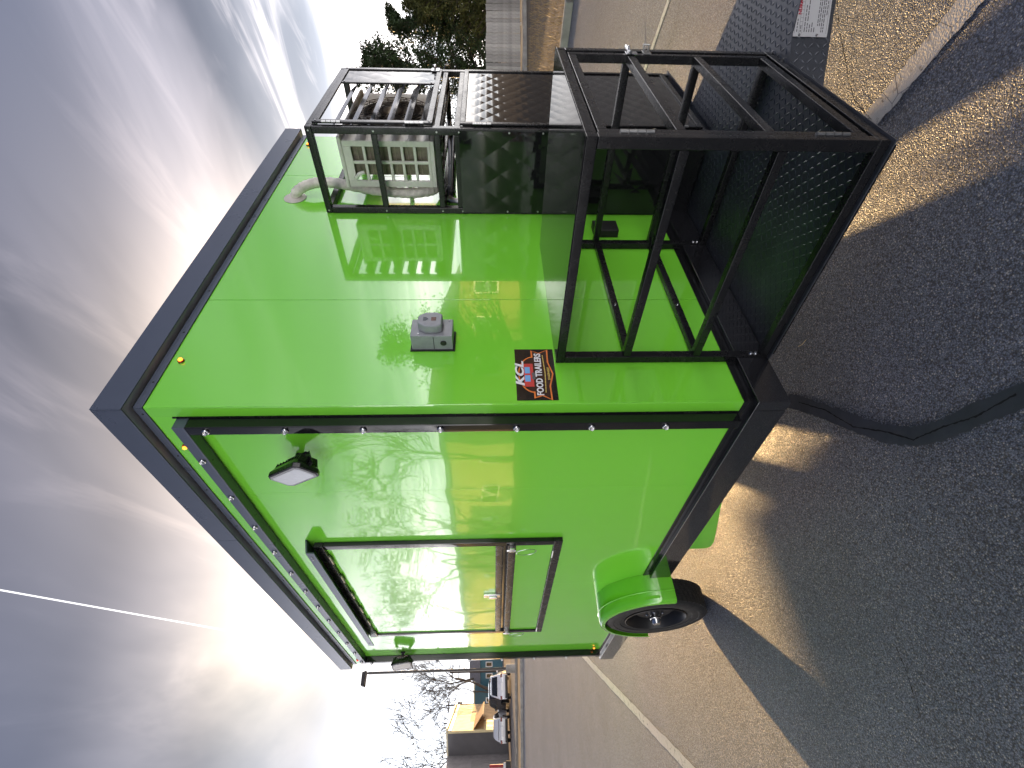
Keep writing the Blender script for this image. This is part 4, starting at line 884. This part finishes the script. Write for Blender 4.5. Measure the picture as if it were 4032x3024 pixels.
MB().box(6.3, 7.2, -0.04, -0.001, 0, 2.1).obj('door', WHITEP, TH)
LMP = thing('street_lamp', 'dark parking lot lamp post with a shoebox head beside the trailer', 'lamp post', (6.4, 34.1, 0.0))
DKM = plain('dark_bronze', (0.030, 0.026, 0.024), 0.45)
MB().lathe([(0.26, -0.02), (0.26, 0.55), (0.24, 0.6)], (0, 0, 0), (0, 0, 1), 20).obj('base', CONC, LMP, smooth=True); MB().box(-0.065, 0.065, -0.065, 0.065, 0.6, 9.3).obj('pole', DKM, LMP, bev=0.008)
hdm = MB(); hdm.add([(-0.75, -0.2, 9.42), (0.12, -0.2, 9.42), (0.12, 0.2, 9.42), (-0.75, 0.2, 9.42), (-0.68, -0.14, 9.66), (0.05, -0.14, 9.68), (0.05, 0.14, 9.68), (-0.68, 0.14, 9.66)], [(0, 3, 2, 1), (4, 5, 6, 7), (0, 1, 5, 4), (1, 2, 6, 5), (2, 3, 7, 6), (3, 0, 4, 7)]); hdm.box(-0.05, 0.05, -0.05, 0.05, 9.3, 9.42); ho = hdm.obj('lamp_head', DKM, LMP, bev=0.02)
MB().box(-0.66, 0.02, -0.15, 0.15, 9.408, 9.419).obj('lens', plain('lamp_glass', (0.45, 0.40, 0.33), 0.3), ho)
def upole(loc, h, label):
    P = thing('utility_pole', label, 'utility pole', loc, math.radians(20), 'utility poles beyond the teal house'); MB().tube([(0, 0, -.1), (0, 0, h)], [0.16, 0.10], 8).obj('pole', BARK, P, smooth=True)
    for z in (h-0.4, h-1.3): MB().box(-1.1, 1.1, -0.06, 0.06, z-0.06, z+0.06).obj('crossarm', BARK, P)
    MB().lathe([(0.2, 0), (0.2, 0.7)], (0.28, 0, h-2.4), (0, 0, 1), 12).obj('transformer', GREYP, P)
    ins = MB()
    for xx in (-1, -.4, .4, 1): ins.tube([(xx, 0, h-0.34), (xx, 0, h-0.15)], 0.05, 6)
    ins.obj('insulator', GREYP, P)
upole((15.6, 78.5, 0), 7.6, 'wooden utility pole directly behind the teal house'); upole((12.6, 84.5, 0), 8.4, 'wooden utility pole rising between the bare trees')
# ---- cars
GLS = plain('car_glass', (0.02, 0.022, 0.025), 0.05, coat=0.5); TLR = plain('tail_lamp', (0.14, 0.006, 0.010), 0.15, coat=0.5); BUMP = plain('bumper_black', (0.02, 0.02, 0.02), 0.5)
def car(label, loc, az, col, suv, group):
    """heading along +x of the local frame"""
    K = thing('parked_car', label, 'car', loc, az, group); L = 4.5; w = 1.82; H = 1.66 if suv else 1.46
    bm = plain('car_paint_%g_%g' % (col[0], col[2]), col, 0.18, coat=0.8, var=0.04)
    belt = 0.98 if suv else 0.90
    low = [(-2.20, 0.34), (-2.24, 0.62), (-2.20, 0.86), (-2.08, belt+0.02), (0.95, belt), (1.75, belt-0.10), (2.15, 0.74), (2.22, 0.52), (2.16, 0.30), (1.80, 0.24), (-1.9, 0.24)]
    top = [(-2.06, belt), (-1.86 if suv else -1.75, belt+0.36), (-1.60 if suv else -1.30, H-0.06), (-0.9, H), (0.0, H-0.02), (0.45, H-0.12), (1.20, belt)]
    def loft(poly, hw):
        mb = MB(); n = len(poly); secs = []
        for s, k in ((-1, 1.0), (-0.82, 1.0), (0.82, 1.0), (1, 1.0)):
            secs.append([(x*(0.985 if abs(s) == 1 else 1.0), s*hw(z), z) for x, z in poly])
        vs = [p for q in secs for p in q]; fs = [tuple(range(n)), tuple(3*n+i for i in range(n-1, -1, -1))]
        for i in range(3):
            for k in range(n): k2 = (k+1) % n; fs.append((i*n+k, i*n+k2, (i+1)*n+k2, (i+1)*n+k))
        return mb.add(vs, fs)
    loft(low, lambda z: w/2*(1.0 if 0.4 < z < 0.85 else 0.955)).obj('body', bm, K, bev=0.05, seg=3)
    hw = lambda z: w/2*(0.94 - 0.20*max(0, (z-belt))/(H-belt))
    loft(top, hw).obj('cabin', bm, K, bev=0.05, seg=3)
    r0, r1 = top[0], top[2]
    def rearpt(t_, s, o): x = r0[0]+(r1[0]-r0[0])*t_; z = r0[1]+(r1[1]-r0[1])*t_; return (x-o, s*hw(z)*0.84, z+o*0.3)
    mb = MB(); mb.add([rearpt(0.16, -1, .06), rearpt(0.16, 1, .06), rearpt(0.86, 1, .06), rearpt(0.86, -1, .06), rearpt(0.16, -1, -.1), rearpt(0.16, 1, -.1), rearpt(0.86, 1, -.1), rearpt(0.86, -1, -.1)], [(0, 1, 2, 3), (7, 6, 5, 4), (0, 4, 5, 1), (1, 5, 6, 2), (2, 6, 7, 3), (3, 7, 4, 0)]); mb.obj('rear_window', GLS, K)
    f0, f1 = top[6], top[4]
    mb = MB(); q = [(f0[0]-0.08, -1, f0[1]+0.05), (f0[0]-0.08, 1, f0[1]+0.05), (f1[0]+0.22, 1, H-0.12), (f1[0]+0.22, -1, H-0.12)]; mb.add([(x+0.03, s*hw(z)*0.86, z+0.03) for x, s, z in q]+[(x-0.1, s*hw(z)*0.86, z-.05) for x, s, z in q], [(0, 1, 2, 3), (7, 6, 5, 4), (0, 4, 5, 1), (1, 5, 6, 2), (2, 6, 7, 3), (3, 7, 4, 0)]); mb.obj('windscreen', GLS, K)
    for s in (-1, 1):
        for xa, xb in ((-1.62, -0.62), (-0.56, 0.42)):
            za, zb = belt+0.05, H-0.17; xt = xb-0.0 if xb < 0 else xb-0.15; xta = xa+0.12 if xa < -1 else xa
            mb = MB(); q = [(xa, za), (xb+(0.25 if xb > 0 else 0), za), (xt, zb), (xta, zb)]; mb.add([(x, s*(hw(z)+0.008), z) for x, z in q]+[(x, s*(hw(z)-0.05), z) for x, z in q], [(0, 1, 2, 3), (7, 6, 5, 4), (0, 4, 5, 1), (1, 5, 6, 2), (2, 6, 7, 3), (3, 7, 4, 0)]); mb.obj('side_window', GLS, K)
        MB().box(-2.245, -1.98, min(s*0.90, s*0.64), max(s*0.90, s*0.64), 0.70, 0.86).obj('tail_lamp', TLR, K, bev=0.02)
        for xx in (-1.36, 1.36):
            wl = MB().lathe([(0.20, 0.0), (0.30, 0.01), (0.33, 0.03), (0.33, 0.17), (0.30, 0.2)], (xx, s*0.93, 0.33), (0, -s, 0), 24).obj('wheel', TYRE, K, smooth=True); MB().lathe([(0.20, -0.004), (0.15, 0.02), (0.05, 0.01)], (xx, s*0.93, 0.33), (0, -s, 0), 16).obj('rim', STEEL, wl, smooth=True)
        MB().box(0.52, 0.68, min(s*0.88, s*1.02), max(s*0.88, s*1.02), belt+0.02, belt+0.16).obj('mirror', bm, K, bev=0.02)
    if suv and col[0] < 0.1: K.scale = (1.1, 1.1, 1.12)
    MB().box(-2.27, -2.0, -0.80, 0.80, 0.30, 0.46).obj('bumper', BUMP, K, bev=0.03); MB().box(-2.262, -2.2, -0.26, 0.26, 0.66, 0.80).obj('plate_recess', WHITEP, K)
    return K
car('white hatchback parked across the road before the grey end wall', (5.45, 49.7, 0), math.radians(72), (0.75, 0.75, 0.76), False, 'cars parked across the road')
car('dark brown SUV parked between the two white cars', (8.0, 51.6, 0), math.radians(95), (0.03, 0.022, 0.02), True, 'cars parked across the road')
car('white SUV parked closest to the lamp post', (7.85, 46.5, 0), math.radians(76), (0.74, 0.74, 0.78), True, 'cars parked across the road')
PL = thing('wooden_pallet', 'pale wooden pallet standing on edge between the parked cars', 'pallet', (7.3, 52.9, 0.0), math.radians(-35))
for k in range(6): MB().box(-0.55, 0.55, -0.06, -0.04, 0.02+k*0.18, 0.13+k*0.18).obj('slat', TRIMW, PL)
for xx in (-0.5, 0.0, 0.5): MB().box(xx-0.04, xx+0.04, -0.0395, 0.05, 0.0, 1.06).obj('stringer', TRIMW, PL)
RB = thing('red_bollard', 'red steel post on a dark footing at the building wing', 'bollard', (2.75, 50.9, 0)); MB().tube([(0, 0, 0), (0, 0, 1.75), (0, 0, 1.8)], [0.11, 0.11, 0.07], 14).obj('post', plain('red_paint', (0.35, 0.02, 0.03), 0.5), RB, smooth=True); MB().box(-0.3, 0.3, -0.3, 0.3, -0.02, 0.4).obj('footing', BUMP, RB, bev=0.03); MB().box(-0.2, 0.2, -0.2, 0.2, 0.4005, 0.62).obj('collar', WHITEP, RB, bev=0.03)

# ================================================================== across the lot, behind the camera: what the glossy panels mirror
def house(name, label, loc, rz, w, d, h, wallm, roofm, cat='house', ridge=1.6, wins=4):
    Hs = thing(name, label, cat, loc, rz); MB().box(0, w, 0, d, 0, h).obj('wall', wallm, Hs)
    MB().prism([(-0.3, h), (d+0.3, h), (d/2, h+ridge)], lambda u, v, dd: (dd, u, v), -0.3, w+0.3).obj('roof', roofm, Hs)
    for k in range(wins):
        xx = w*(k+0.5)/wins-0.5; f = MB().box(xx, xx+1.0, -0.05, -0.001, 1.0, 2.2).obj('window', WHITEP, Hs); MB().box(xx+0.1, xx+0.9, -0.07, -0.051, 1.1, 2.1).obj('pane', GLS, f)
    MB().box(w*0.5-0.4, w*0.5+0.4, -0.06, -0.001, 0, 2.1).obj('door', MAROON, Hs)
    return Hs
house('shop_building', 'long pale building across the lot mirrored in the trailer side', (-17, 24, 0), PI/2, 62, 9, 4.3, TANW, SHIN, 'building', 1.2, 15)
house('brick_house', 'low brown house across the lot mirrored in the front panel', (19.5, -13, 0), PI, 8, 7, 2.9, SIDB, SHIN, 'house', 1.5, 3)
PBK = plain('pale_bark', (0.16, 0.13, 0.10), 0.9)
for lb, p_, h_, sd_ in (('bare tree mirrored in the service window flap', (-13.0, 44.5, 0), 13.5, 41), ('bare tree mirrored between the flood light and the service window', (-12.5, 27.0, 0), 11.5, 42), ('bare tree mirrored at the rear end of the side wall', (-11.5, 62.0, 0), 13.0, 43), ('bare tree mirrored just right of the service window', (-13.5, 34.0, 0), 12.5, 45), ('bare tree mirrored beside the vertical light bar', (-12.0, 18.5, 0), 10.0, 46)):
    bare_tree('bare_tree', lb, p_, h_, sd_, 0.60, 6, PBK, 'trees across the lot', rmin=0.02)
evergreen('evergreen_tree', 'dark evergreen across the lot mirrored beside the outlet box', (11.5, -10.5, 0), 5.2, 2.0, 44, 8000)
